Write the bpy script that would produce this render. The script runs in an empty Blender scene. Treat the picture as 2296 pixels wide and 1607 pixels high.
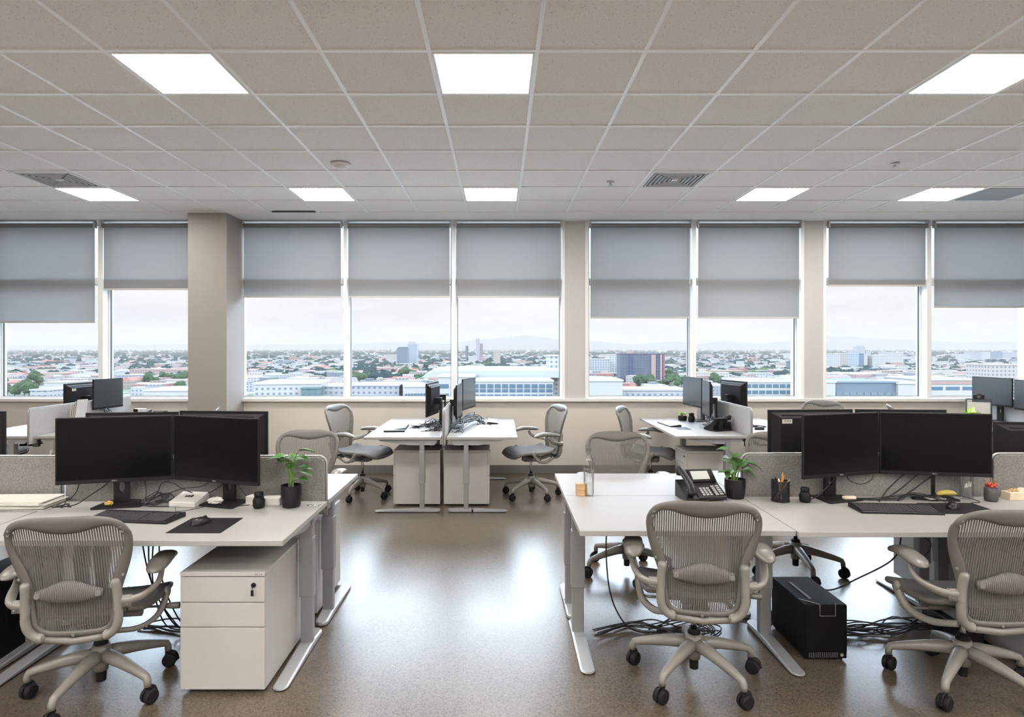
import bpy, math, random
from mathutils import Vector, Matrix
PI = math.pi
C = bpy.context.scene.collection
S = bpy.context.scene
# ------------------------------------------------------------------ camera, world, exposure
F = 1433.0; CX = 1120.0; CY = 780.0; EYE = 1.62
cam = bpy.data.cameras.new('camera'); cam.sensor_fit = 'HORIZONTAL'; cam.sensor_width = 36
cam.lens = 36*F/2296; cam.shift_x = (1148-CX)/2296; cam.shift_y = -(803.5-CY)/2296
cam.clip_start = .05; cam.clip_end = 40000
camo = bpy.data.objects.new('camera', cam); C.objects.link(camo)
camo.location = (0, 0, EYE); camo.rotation_euler = (PI/2, 0, 0); S.camera = camo
S.view_settings.view_transform = 'Standard'; S.view_settings.look = 'None'
S.view_settings.gamma = 1; S.view_settings.use_curve_mapping = False
S.view_settings.exposure = 0.56
cy = S.cycles
cy.max_bounces = 8; cy.diffuse_bounces = 4; cy.glossy_bounces = 3; cy.transmission_bounces = 4
cy.transparent_max_bounces = 12; cy.volume_bounces = 1
cy.caustics_reflective = False; cy.caustics_refractive = False; cy.sample_clamp_indirect = 4
cy.use_denoising = True

w = bpy.data.worlds.new('overcast sky'); S.world = w; w.use_nodes = True
nt = w.node_tree; nt.nodes.clear()
def N(nt, t, **k):
    n = nt.nodes.new(t)
    for a, b in k.items():
        if a in n.inputs.keys(): n.inputs[a].default_value = b
        else: setattr(n, a, b)
    return n
def L(nt, a, b): nt.links.new(a, b)
def ramp(nt, stops):
    r = nt.nodes.new('ShaderNodeValToRGB'); e = r.color_ramp.elements
    while len(e) < len(stops): e.new(.5)
    for i, (p, c) in enumerate(stops): e[i].position = p; e[i].color = (c[0], c[1], c[2], 1)
    return r
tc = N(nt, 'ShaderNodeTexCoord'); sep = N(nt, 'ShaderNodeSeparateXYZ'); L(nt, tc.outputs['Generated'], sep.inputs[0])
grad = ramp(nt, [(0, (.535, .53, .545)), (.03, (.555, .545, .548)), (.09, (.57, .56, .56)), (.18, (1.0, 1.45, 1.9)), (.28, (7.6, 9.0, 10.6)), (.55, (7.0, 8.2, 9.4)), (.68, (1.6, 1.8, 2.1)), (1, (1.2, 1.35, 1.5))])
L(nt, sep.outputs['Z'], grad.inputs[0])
mp = N(nt, 'ShaderNodeMapping'); mp.inputs['Scale'].default_value = (2.2, 2.2, 16); L(nt, tc.outputs['Generated'], mp.inputs[0])
cl = N(nt, 'ShaderNodeTexNoise', Scale=2.0, Detail=6.0, Roughness=.55); L(nt, mp.outputs[0], cl.inputs[0])
cr = ramp(nt, [(.36, (.90, .92, .95)), (.62, (1.08, 1.07, 1.06))]); L(nt, cl.outputs[0], cr.inputs[0])
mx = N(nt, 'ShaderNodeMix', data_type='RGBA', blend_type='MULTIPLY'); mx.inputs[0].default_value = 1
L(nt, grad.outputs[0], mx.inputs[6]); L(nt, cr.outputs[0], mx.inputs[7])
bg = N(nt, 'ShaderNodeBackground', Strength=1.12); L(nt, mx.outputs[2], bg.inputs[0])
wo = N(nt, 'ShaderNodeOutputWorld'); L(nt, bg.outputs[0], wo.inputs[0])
PANEL_POWER = 31.0          # ceiling panel emission

# ------------------------------------------------------------------ helpers
def PX(px, z): return (px-CX)*z/F
def PH(py, z): return EYE-(py-CY)*z/F
class MB:
    def __init__(s): s.v = []; s.f = []; s.uv = []; s.col = []; s.useuv = False; s.usecol = False; s.T = None
    def add(s, vs, fs, uvs=None, col=None):
        o = len(s.v)
        for p in vs:
            p = Vector(p)
            if s.T is not None: p = s.T @ p
            s.v.append(p)
        for i, f in enumerate(fs):
            s.f.append([o+k for k in f])
            s.uv.append(uvs[i] if uvs else [(0, 0)]*len(f)); s.col.append(col or (1, 1, 1))
        if uvs: s.useuv = True
        if col: s.usecol = True
        return s
    def box(s, x0, x1, y0, y1, z0, z1, col=None):
        if x0 > x1: x0, x1 = x1, x0
        if y0 > y1: y0, y1 = y1, y0
        if z0 > z1: z0, z1 = z1, z0
        X, Y, Z = x1-x0, y1-y0, z1-z0
        vs = [(x0,y0,z0),(x1,y0,z0),(x1,y1,z0),(x0,y1,z0),(x0,y0,z1),(x1,y0,z1),(x1,y1,z1),(x0,y1,z1)]
        fs = [(3,2,1,0),(4,5,6,7),(0,1,5,4),(1,2,6,5),(2,3,7,6),(3,0,4,7)]
        q = lambda a, b: [(0, 0), (a, 0), (a, b), (0, b)]
        return s.add(vs, fs, [[(-9,-9)]*4, [(-9,-9)]*4, q(X, Z), q(Y, Z), q(X, Z), q(Y, Z)], col)
    def prism(s, pts, y0, y1, axis='y'):
        n = len(pts)
        def m(a, b, c):
            return {'y': (a, c, b), 'x': (c, a, b), 'z': (a, b, c)}[axis]
        vs = [m(a, b, y0) for a, b in pts]+[m(a, b, y1) for a, b in pts]
        fs = [tuple(range(n))[::-1], tuple(range(n, 2*n))]+[(i, (i+1) % n, n+(i+1) % n, n+i) for i in range(n)]
        return s.add(vs, fs)
    def lathe(s, prof, n=24, c=(0, 0, 0), axis='z', cap=True):
        vs = []; fs = []; m = len(prof)
        for r, z in prof:
            for k in range(n):
                a = 2*PI*k/n; p = (r*math.cos(a), r*math.sin(a), z)
                if axis == 'x': p = (p[2], p[0], p[1])
                if axis == 'y': p = (p[0], p[2], p[1])
                vs.append((p[0]+c[0], p[1]+c[1], p[2]+c[2]))
        for j in range(m-1):
            for k in range(n):
                fs.append((j*n+k, j*n+(k+1) % n, (j+1)*n+(k+1) % n, (j+1)*n+k))
        if cap: fs += [tuple(range(n))[::-1], tuple((m-1)*n+k for k in range(n))]
        return s.add(vs, fs)
    def cyl(s, a, b, r, n=16, r2=None): return s.tube([a, b], [r, r if r2 is None else r2], n)
    def tube(s, path, r, n=8, flat=1.0, up=None, cap=True):
        P = [Vector(p) for p in path]; m = len(P)
        R = r if isinstance(r, (list, tuple)) else [r]*m
        ref = Vector(up) if up else None; vs = []; prev = None
        for i in range(m):
            t = (P[min(i+1, m-1)]-P[max(i-1, 0)])
            t = t.normalized() if t.length > 1e-9 else Vector((0, 0, 1))
            if ref is not None:
                a = ref-t*ref.dot(t)
                if a.length < 1e-4: a = t.orthogonal()
            elif prev is None: a = t.orthogonal()
            else:
                a = prev-t*prev.dot(t)
                if a.length < 1e-6: a = t.orthogonal()
            a.normalize(); b = t.cross(a).normalized(); prev = a
            for k in range(n):
                th = 2*PI*(k+.5)/n
                vs.append(P[i]+(a*math.cos(th)*flat+b*math.sin(th))*R[i])
        fs = [(i*n+k, i*n+(k+1) % n, (i+1)*n+(k+1) % n, (i+1)*n+k) for i in range(m-1) for k in range(n)]
        if cap: fs += [tuple(range(n))[::-1], tuple((m-1)*n+k for k in range(n))]
        return s.add(vs, fs)
    def grid(s, fn, nu, nv, uvf=None, closeu=False):
        vs = [fn(u/nu, v/nv) for v in range(nv+1) for u in range(nu+1)]
        W = nu+1; fs = [(v*W+u, v*W+u+1, (v+1)*W+u+1, (v+1)*W+u) for v in range(nv) for u in range(nu)]
        uvs = None
        if uvf:
            uu = [uvf(u/nu, v/nv) for v in range(nv+1) for u in range(nu+1)]
            uvs = [[uu[k] for k in f] for f in fs]
        return s.add(vs, fs, uvs)
    def ball(s, c, rx, ry=None, rz=None, n=12, m=8, jit=0, rng=None):
        ry = ry or rx; rz = rz or rx; vs = []; fs = []
        for j in range(m+1):
            ph = PI*j/m
            for k in range(n):
                a = 2*PI*k/n; q = 1+(rng.uniform(-jit, jit) if rng else 0)
                vs.append((c[0]+rx*q*math.sin(ph)*math.cos(a), c[1]+ry*q*math.sin(ph)*math.sin(a), c[2]-rz*q*math.cos(ph)))
        for j in range(m):
            for k in range(n): fs.append((j*n+k, j*n+(k+1) % n, (j+1)*n+(k+1) % n, (j+1)*n+k))
        return s.add(vs, fs)
def mesh_of(mb, name, m, smooth=False):
    me = bpy.data.meshes.new(name); me.from_pydata([tuple(p) for p in mb.v], [], mb.f); 
    if mb.useuv:
        uv = me.uv_layers.new(name='UVMap'); i = 0
        for u in mb.uv:
            for q in u: uv.data[i].uv = q; i += 1
    if mb.usecol:
        ca = me.color_attributes.new('Col', 'FLOAT_COLOR', 'CORNER'); i = 0
        for f, c in zip(mb.f, mb.col):
            for _ in f: ca.data[i].color = (c[0], c[1], c[2], 1); i += 1
    me.materials.append(m)
    if smooth: me.polygons.foreach_set('use_smooth', [True]*len(me.polygons))
    me.update(); return me
def obj(name, mb, m, parent=None, smooth=False, bevel=0, seg=2, loc=None, rot=None, solid=0, sub=0, autos=True):
    me = mesh_of(mb, name, m, smooth) if isinstance(mb, MB) else mb
    o = bpy.data.objects.new(name, me); C.objects.link(o)
    if parent: o.parent = parent
    if loc: o.location = loc
    if rot: o.rotation_euler = rot
    if solid: md = o.modifiers.new('solid', 'SOLIDIFY'); md.thickness = solid; md.offset = 0
    if bevel:
        md = o.modifiers.new('bevel', 'BEVEL'); md.width = bevel; md.segments = seg; md.limit_method = 'ANGLE'; md.angle_limit = .6
    if sub: md = o.modifiers.new('sub', 'SUBSURF'); md.levels = sub; md.render_levels = sub
    return o
def tag(o, label, cat, group=None):
    o['label'] = label; o['category'] = cat
    if group: o['group'] = group
    return o
def thing(name, label, cat, loc=(0, 0, 0), rz=0, group=None):
    o = bpy.data.objects.new(name, None); C.objects.link(o); o.location = loc; o.rotation_euler = (0, 0, rz)
    o.empty_display_size = .1
    return tag(o, label, cat, group)
def structure(o): o['kind'] = 'structure'; return o
def stuff(o, label, cat, group=None): tag(o, label, cat, group); o['kind'] = 'stuff'; return o
def dup(root, loc=None, rz=None, label=None, group=None):
    kids = [c for c in bpy.data.objects if c.parent is root]
    r = root.copy(); C.objects.link(r)
    if loc is not None: r.location = loc
    if rz is not None: r.rotation_euler = (0, 0, rz)
    if label: r['label'] = label
    if group: r['group'] = group
    for ch in kids:
        c = ch.copy(); C.objects.link(c); c.parent = r
        for g in [q for q in bpy.data.objects if q.parent is ch]:
            d = g.copy(); C.objects.link(d); d.parent = c
    return r
def spline(pts, n=6):
    P = [Vector(p) for p in pts]; out = []
    for i in range(len(P)-1):
        p0 = P[max(i-1, 0)]; p1 = P[i]; p2 = P[i+1]; p3 = P[min(i+2, len(P)-1)]
        for k in range(n):
            t = k/n
            out.append(.5*((2*p1)+(-p0+p2)*t+(2*p0-5*p1+4*p2-p3)*t*t+(-p0+3*p1-3*p2+p3)*t**3))
    out.append(P[-1]); return out
def lerp(a, b, t): return a+(b-a)*t
def interp(tab, x):
    if x <= tab[0][0]: return tab[0][1]
    for (a, b), (c, d) in zip(tab, tab[1:]):
        if x <= c: return lerp(b, d, (x-a)/(c-a))
    return tab[-1][1]

# ------------------------------------------------------------------ materials
def mat(name, col=(.5, .5, .5), rough=.5, metal=0, spec=.5, bump=None, noise=None, coat=0, trans=0):
    m = bpy.data.materials.new(name); m.use_nodes = True; t = m.node_tree; b = t.nodes['Principled BSDF']
    b.inputs['Base Color'].default_value = (*col, 1); b.inputs['Roughness'].default_value = rough
    b.inputs['Metallic'].default_value = metal; b.inputs['Specular IOR Level'].default_value = spec
    if coat: b.inputs['Coat Weight'].default_value = coat; b.inputs['Coat Roughness'].default_value = .1
    if trans: b.inputs['Transmission Weight'].default_value = trans
    if noise or bump:
        c = N(t, 'ShaderNodeTexCoord')
    if noise:   # (scale, amount)
        nz = N(t, 'ShaderNodeTexNoise', Scale=noise[0], Detail=3.0); L(t, c.outputs['Object'], nz.inputs[0])
        k = noise[1]; r = ramp(t, [(.3, [x*(1-k) for x in col]), (.7, [min(1, x*(1+k)) for x in col])])
        L(t, nz.outputs[0], r.inputs[0]); L(t, r.outputs[0], b.inputs['Base Color'])
    if bump:
        nb = N(t, 'ShaderNodeTexNoise', Scale=bump[0], Detail=2.0); L(t, c.outputs['Object'], nb.inputs[0])
        bp = N(t, 'ShaderNodeBump', Strength=bump[1], Distance=.002); L(t, nb.outputs[0], bp.inputs['Height']); L(t, bp.outputs[0], b.inputs['Normal'])
    return m
M = {}
M['wall'] = mat('warm white wall paint', (.61, .565, .515), .6, bump=(220, .1))
M['columnpaint'] = mat('column paint', (.27, .25, .228), .55, bump=(220, .1))
M['soffit'] = mat('white soffit paint', (.93, .93, .93), .6)
M['pier'] = mat('off white pier panel', (.51, .50, .485), .45)
M['frame'] = mat('white window frame', (.80, .81, .80), .35)
M['gasket'] = mat('dark window gasket', (.05, .07, .09), .5)
M['sill'] = mat('white sill', (.70, .69, .67), .35)
M['baseboard'] = mat('grey vinyl baseboard', (.16, .155, .15), .45)
M['gridbar'] = mat('ceiling grid metal', (.97, .98, .98), .35)
M['lam'] = mat('white desk laminate', (.335, .328, .324), .38, spec=.4)
M['edge'] = mat('desk edge band', (.35, .335, .315), .5)
M['metal'] = mat('grey powder coated steel', (.28, .29, .30), .38, .35)
M['metall'] = mat('light aluminium', (.40, .41, .425), .36, .4)
M['dark'] = mat('dark steel', (.05, .052, .056), .5)
M['ped'] = mat('white cabinet paint', (.45, .438, .425), .38)
M['black'] = mat('black plastic', (.008, .008, .009), .38, spec=.35)
M['blackm'] = mat('matte black plastic', (.009, .009, .010), .55, spec=.25, bump=(600, .15))
M['key'] = mat('black keycap', (.045, .045, .048), .42)
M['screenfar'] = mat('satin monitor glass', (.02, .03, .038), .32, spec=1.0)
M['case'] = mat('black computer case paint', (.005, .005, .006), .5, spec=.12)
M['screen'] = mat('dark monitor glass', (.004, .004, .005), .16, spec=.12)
M['rubber'] = mat('black rubber', (.010, .010, .011), .6, spec=.25)
M['chrome'] = mat('chrome', (.6, .6, .6), .15, 1)
M['chair'] = mat('warm grey chair plastic', (.125, .118, .107), .42, bump=(400, .08))
M['chairl'] = mat('light grey chair plastic', (.225, .213, .195), .36)
M['armpad'] = mat('armrest pad', (.16, .151, .137), .34)
M['seat'] = mat('chair seat weave', (.13, .13, .13), .7, bump=(900, .4))
M['mech'] = mat('grey tilt mechanism', (.22, .22, .215), .4, .3)
M['leaf'] = mat('green leaf', (.04, .125, .022), .38, noise=(30, .35))
M['stem'] = mat('green stem', (.12, .21, .05), .5)
M['soil'] = mat('soil', (.10, .06, .03), .9, noise=(150, .6))
M['paper'] = mat('white paper', (.55, .53, .50), .7, noise=(12, .06))
M['plasticw'] = mat('white plastic', (.56, .545, .52), .4)
M['wood'] = mat('pale wood', (.52, .33, .17), .5, noise=(18, .25))
M['woodl'] = mat('light cream wood', (.72, .60, .45), .5, noise=(18, .1))
M['cable'] = mat('black cable', (.012, .012, .013), .45)
M['graym'] = mat('silver grey mark', (.34, .34, .34), .4)
M['yellow'] = mat('yellow plastic', (.50, .40, .09), .45)
M['orange'] = mat('orange wood pencil', (.65, .28, .06), .5)
M['red'] = mat('red petal', (.5, .06, .04), .5)
M['lcd'] = mat('grey phone display', (.42, .45, .42), .25)
M['lime'] = mat('lime green leaves', (.35, .55, .06), .5, noise=(40, .3))
M['bluescreen'] = mat('blue lit glass', (.05, .08, .10), .2)

def fabric(name, a, b, sc=500):
    m = mat(name, a, .85); t = m.node_tree; bs = t.nodes['Principled BSDF']; c = N(t, 'ShaderNodeTexCoord')
    nz = N(t, 'ShaderNodeTexNoise', Scale=sc, Detail=2.0); L(t, c.outputs['Object'], nz.inputs[0])
    r = ramp(t, [(.38, a), (.62, b)]); L(t, nz.outputs[0], r.inputs[0]); L(t, r.outputs[0], bs.inputs['Base Color'])
    bp = N(t, 'ShaderNodeBump', Strength=.3, Distance=.001); L(t, nz.outputs[0], bp.inputs['Height']); L(t, bp.outputs[0], bs.inputs['Normal'])
    return m
M['felt'] = fabric('grey felt divider fabric', (.16, .155, .15), (.27, .262, .252), 260)
M['feltl'] = fabric('light grey felt divider fabric', (.36, .36, .36), (.46, .46, .46), 260)

def floor_mat():
    m = mat('speckled brown vinyl floor', (.2, .17, .14), .3); t = m.node_tree; b = t.nodes['Principled BSDF']
    c = N(t, 'ShaderNodeTexCoord')
    v = N(t, 'ShaderNodeTexVoronoi', Scale=170.0); L(t, c.outputs['Object'], v.inputs[0])
    r = ramp(t, [(0, (.045, .033, .023)), (.35, (.10, .078, .058)), (.8, (.14, .11, .084))]); 
    sp = N(t, 'ShaderNodeSeparateColor'); L(t, v.outputs['Color'], sp.inputs[0]); L(t, sp.outputs[0], r.inputs[0])
    n2 = N(t, 'ShaderNodeTexNoise', Scale=2.2, Detail=4.0); L(t, c.outputs['Object'], n2.inputs[0])
    r2 = ramp(t, [(.3, (.88, .88, .88)), (.7, (1.1, 1.1, 1.1))]); L(t, n2.outputs[0], r2.inputs[0])
    x = N(t, 'ShaderNodeMix', data_type='RGBA', blend_type='MULTIPLY'); x.inputs[0].default_value = 1
    L(t, r.outputs[0], x.inputs[6]); L(t, r2.outputs[0], x.inputs[7]); L(t, x.outputs[2], b.inputs['Base Color'])
    rr = ramp(t, [(.3, (.28,)*3), (.7, (.33,)*3)]); L(t, n2.outputs[0], rr.inputs[0]); L(t, rr.outputs[0], b.inputs['Roughness'])
    n3 = N(t, 'ShaderNodeTexNoise', Scale=60.0, Detail=3.0); L(t, c.outputs['Object'], n3.inputs[0])
    bp = N(t, 'ShaderNodeBump', Strength=.12, Distance=.002); L(t, n3.outputs[0], bp.inputs['Height']); L(t, bp.outputs[0], b.inputs['Normal'])
    b.inputs['Specular IOR Level'].default_value = .62
    return m
M['floor'] = floor_mat()
def ceil_mat():
    m = mat('fissured ceiling tile', (.6, .57, .53), .85); t = m.node_tree; b = t.nodes['Principled BSDF']
    c = N(t, 'ShaderNodeTexCoord'); v = N(t, 'ShaderNodeTexVoronoi', Scale=75.0); L(t, c.outputs['Object'], v.inputs[0])
    nz = N(t, 'ShaderNodeTexNoise', Scale=110.0, Detail=2.0); L(t, c.outputs['Object'], nz.inputs[0])
    a = N(t, 'ShaderNodeMath', operation='ADD'); L(t, v.outputs['Distance'], a.inputs[0]); L(t, nz.outputs[0], a.inputs[1])
    r = ramp(t, [(.56, (.62, .60, .575)), (.72, (.92, .90, .875))]); L(t, a.outputs[0], r.inputs[0]); L(t, r.outputs[0], b.inputs['Base Color'])
    b.inputs['Specular IOR Level'].default_value = .15
    return m
M['ceil'] = ceil_mat()
def emit(name, col, s):
    m = bpy.data.materials.new(name); m.use_nodes = True; t = m.node_tree; t.nodes.clear()
    e = N(t, 'ShaderNodeEmission', Strength=s); e.inputs[0].default_value = (*col, 1)
    o = N(t, 'ShaderNodeOutputMaterial'); L(t, e.outputs[0], o.inputs[0]); return m
M['lamp'] = emit('lit light panel', (1, .95, .88), PANEL_POWER)
def glassmat(name, tint=(.97, .98, .98), k=.06, rough=0.0):
    m = bpy.data.materials.new(name); m.use_nodes = True; t = m.node_tree; t.nodes.clear()
    a = N(t, 'ShaderNodeBsdfTransparent'); a.inputs[0].default_value = (*tint, 1)
    g = N(t, 'ShaderNodeBsdfGlossy', Roughness=rough); lw = N(t, 'ShaderNodeLayerWeight', Blend=.25)
    mu = N(t, 'ShaderNodeMath', operation='MULTIPLY_ADD'); mu.inputs[1].default_value = .5; mu.inputs[2].default_value = k
    L(t, lw.outputs['Fresnel'], mu.inputs[0])
    x = N(t, 'ShaderNodeMixShader'); L(t, mu.outputs[0], x.inputs[0]); L(t, a.outputs[0], x.inputs[1]); L(t, g.outputs[0], x.inputs[2])
    o = N(t, 'ShaderNodeOutputMaterial'); L(t, x.outputs[0], o.inputs[0]); return m
M['pane'] = glassmat('window glass', (.985, .99, .99), 0.0)
M['glass'] = glassmat('clear drinking glass', (.97, .98, .98), .08)
def weave(name, col, alpha, tl=.35):
    m = bpy.data.materials.new(name); m.use_nodes = True; t = m.node_tree; t.nodes.clear()
    d = N(t, 'ShaderNodeBsdfDiffuse'); d.inputs[0].default_value = (*col, 1)
    tr = N(t, 'ShaderNodeBsdfTranslucent'); tr.inputs[0].default_value = (*col, 1)
    tp = N(t, 'ShaderNodeBsdfTransparent')
    x = N(t, 'ShaderNodeMixShader'); x.inputs[0].default_value = tl; L(t, d.outputs[0], x.inputs[1]); L(t, tr.outputs[0], x.inputs[2])
    y = N(t, 'ShaderNodeMixShader'); y.inputs[0].default_value = 1-alpha; L(t, tp.outputs[0], y.inputs[1]); L(t, x.outputs[0], y.inputs[2])
    o = N(t, 'ShaderNodeOutputMaterial'); L(t, y.outputs[0], o.inputs[0]); return m
M['blind'] = weave('sheer grey screen fabric', (.40, .40, .40), .10, .55)
M['roll'] = mat('rolled grey shade cloth', (.17, .175, .18), .6)
M['hem'] = mat('grey hem bar', (.50, .48, .46), .5)
def mesh_mat(name, per, gap, col, rough=.55):
    m = mat(name, col, rough); t = m.node_tree; b = t.nodes['Principled BSDF']; o = t.nodes['Material Output']
    uv = N(t, 'ShaderNodeUVMap'); s = N(t, 'ShaderNodeSeparateXYZ'); L(t, uv.outputs[0], s.inputs[0])
    n1 = N(t, 'ShaderNodeTexNoise', Scale=9.0); L(t, uv.outputs[0], n1.inputs[0])
    ad = N(t, 'ShaderNodeMath', operation='MULTIPLY_ADD'); ad.inputs[1].default_value = per*.35; L(t, n1.outputs[0], ad.inputs[0]); L(t, s.outputs[0], ad.inputs[2])
    d = N(t, 'ShaderNodeMath', operation='DIVIDE'); d.inputs[1].default_value = per; L(t, ad.outputs[0], d.inputs[0])
    f = N(t, 'ShaderNodeMath', operation='FRACT'); L(t, d.outputs[0], f.inputs[0])
    g = N(t, 'ShaderNodeMath', operation='LESS_THAN'); g.inputs[1].default_value = gap; L(t, f.outputs[0], g.inputs[0])
    k = N(t, 'ShaderNodeMath', operation='MULTIPLY'); k.inputs[1].default_value = .8; L(t, g.outputs[0], k.inputs[0])
    tp = N(t, 'ShaderNodeBsdfTransparent'); x = N(t, 'ShaderNodeMixShader')
    L(t, k.outputs[0], x.inputs[0]); L(t, b.outputs[0], x.inputs[1]); L(t, tp.outputs[0], x.inputs[2]); L(t, x.outputs[0], o.inputs[0])
    return m
M['pellicle'] = mesh_mat('ribbed chair mesh', .0098, .32, (.12, .114, .106))
def rib_mat():
    m = mat('ribbed lumbar plastic', (.36, .34, .31), .45); t = m.node_tree; b = t.nodes['Principled BSDF']
    c = N(t, 'ShaderNodeTexCoord'); wv = N(t, 'ShaderNodeTexWave', Scale=42.0, bands_direction='X'); L(t, c.outputs['Object'], wv.inputs[0])
    bp = N(t, 'ShaderNodeBump', Strength=.6, Distance=.003); L(t, wv.outputs[0], bp.inputs['Height']); L(t, bp.outputs[0], b.inputs['Normal'])
    r = ramp(t, [(.1, (.07, .067, .062)), (.6, (.17, .16, .15))]); L(t, wv.outputs[0], r.inputs[0]); L(t, r.outputs[0], b.inputs['Base Color']); return m
M['ribs'] = rib_mat()
def mesh_cup():
    m = mat('black wire mesh', (.01, .01, .011), .4, .3); t = m.node_tree; b = t.nodes['Principled BSDF']; o = t.nodes['Material Output']
    c = N(t, 'ShaderNodeTexCoord'); v = N(t, 'ShaderNodeTexVoronoi', Scale=430.0); L(t, c.outputs['Object'], v.inputs[0])
    g = N(t, 'ShaderNodeMath', operation='LESS_THAN'); g.inputs[1].default_value = .42; L(t, v.outputs['Distance'], g.inputs[0])
    tp = N(t, 'ShaderNodeBsdfTransparent'); x = N(t, 'ShaderNodeMixShader')
    L(t, g.outputs[0], x.inputs[0]); L(t, b.outputs[0], x.inputs[1]); L(t, tp.outputs[0], x.inputs[2]); L(t, x.outputs[0], o.inputs[0]); return m
M['wire'] = mesh_cup()
# ------------------------------------------------------------------ room shell
ZW = 8.256; HC = EYE+1.642; ZS = 7.74; XL = -8.9; XR = 9.4; YB = -3.66; ZG = 8.39
def st(name, mb, m, parent=None, **k): 
    o = obj(name, mb, m, parent, **k)
    return structure(o) if parent is None else o
st('floor', MB().box(XL-.1, XR+.1, YB-.1, ZW+.05, -.08, 0), M['floor'])
ce = st('ceiling', MB().box(XL-.1, XR+.1, YB-.1, ZS, HC+.008, HC+.06), M['ceil'])
g = MB(); gx = [-.39+.6*k for k in range(-14, 17)]; gz = [3.54+.6*k for k in range(-12, 8)]
for x in gx: g.box(x-.012, x+.012, YB, ZS, HC, HC+.012)
for z in gz: g.box(XL, XR, z-.012, z+.012, HC-.0008, HC+.012)
st('grid', g, M['gridbar'], ce)
st('soffit', MB().box(XL-.1, XR+.1, ZS-.005, ZG+.25, HC-.004, HC+.06), M['soffit'], ce)
SILL = .965
# openings and piers along the window wall
cols = [(-8.9, -7.80), (-3.86, -3.42), (.847, 1.106), (3.934, 4.177), (7.00, 7.25), (8.55, 9.4)]
wm = MB(); wm.box(XL-.1, XR+.1, ZW, ZG+.25, 0, SILL-.035)
for a, b in cols: wm.box(a, b, ZW+.012, ZG+.25, SILL-.035, HC-.004)
wall = st('wall_back', wm, M['wall'])
pm = MB()
for a, b in cols[2:]: pm.box(a, b, ZW, ZW+.02, SILL, HC-.004)
st('pier_panel', pm, M['pier'], wall)
st('wall_front', MB().box(XL-.1, XR+.1, YB-.2, YB, 0, HC), M['soffit'])
st('bounce_reflector', MB().box(XL, XR, ZG+.25, ZG+2.4, .62, .72), M['soffit'], bevel=.01)  # unseen reflector outside below the sill, added to bounce daylight onto the ceiling
st('wall_left', MB().box(XL-.2, XL, YB, ZG+.25, 0, HC), M['wall'])
st('wall_right', MB().box(XR, XR+.2, YB, ZG+.25, 0, HC), M['wall'])
st('baseboard_back', MB().box(XL, XR, ZW-.012, ZW, 0, .11), M['baseboard'], bevel=.003)
st('trim_1', MB().box(XL, -3.78, ZW-.05, ZG-.02, SILL-.035, SILL+.004), M['sill'], bevel=.004)
st('trim_2', MB().box(-3.40, XR, ZW-.05, ZG-.02, SILL-.035, SILL+.004), M['sill'], bevel=.004)
colm = st('column', MB().box(-3.775, -3.305, ZS, ZW+.03, 0, HC+.004), M['columnpaint'], bevel=.004)
# windows: (x0, x1, left edge is pier trim?, right?)
wins = [(-7.80, -6.59), (-6.53, -5.185), (-5.12, -3.86), (-3.42, -2.016), (-1.97, -.616), (-.57, .807), (1.152, 2.489), (2.54, 3.888), (4.22, 5.52), (5.577, 6.96), (7.29, 8.51)]
TOP = HC-.004
for i, (a, b) in enumerate(wins):
    r = bpy.data.objects.new('window_%d' % (i+1), None); C.objects.link(r); r.location = ((a+b)/2, ZG, SILL); structure(r)
    cx = (a+b)/2; hw = (b-a)/2; H = TOP-SILL
    f = MB()
    f.box(-hw, -hw+.018, -.02, .06, 0, H); f.box(hw-.018, hw, -.02, .06, 0, H)
    f.box(-hw+.018, hw-.018, -.02, .06, 0, .022); f.box(-hw+.018, hw-.018, -.02, .06, H-.03, H)
    f.box(-hw+.018, hw-.018, -.11, .06, 2.45-SILL, 2.527-SILL)
    obj('frame', f, M['frame'], r)
    gk = MB()
    for z0, z1 in ((.022, 2.45-SILL), (2.527-SILL, H-.03)):
        gk.box(-hw+.018, -hw+.024, -.006, .02, z0, z1); gk.box(hw-.024, hw-.018, -.006, .02, z0, z1)
        gk.box(-hw+.024, hw-.024, -.006, .02, z0, z0+.006); gk.box(-hw+.024, hw-.024, -.006, .02, z1-.006, z1)
    obj('gasket', gk, M['gasket'], r)
    gp = MB(); gp.box(-hw+.02, hw-.02, .006, .012, .024, 2.455-SILL); gp.box(-hw+.02, hw-.02, .006, .012, 2.52-SILL, H-.03)
    obj('glass', gp, M['pane'], r)
n = 3
edges = sorted([w_ for ab in wins for w_ in ab])
mull = [(-6.59, -6.53), (-5.185, -5.12), (-2.016, -1.97), (-.616, -.57), (2.489, 2.54), (5.52, 5.577)]
for a, b in mull:
    st('trim_%d' % n, MB().box(a, b, ZW-.005, ZG+.06, SILL+.004, TOP), M['frame'], bevel=.003); n += 1
for a, b in [(.807, .847), (1.106, 1.152), (3.888, 3.934), (4.177, 4.22), (6.96, 7.00), (7.25, 7.29), (8.51, 8.55)]:
    st('trim_%d' % n, MB().box(a, b, ZW-.008, ZG+.06, SILL+.004, TOP), M['frame'], bevel=.003); n += 1

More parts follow.
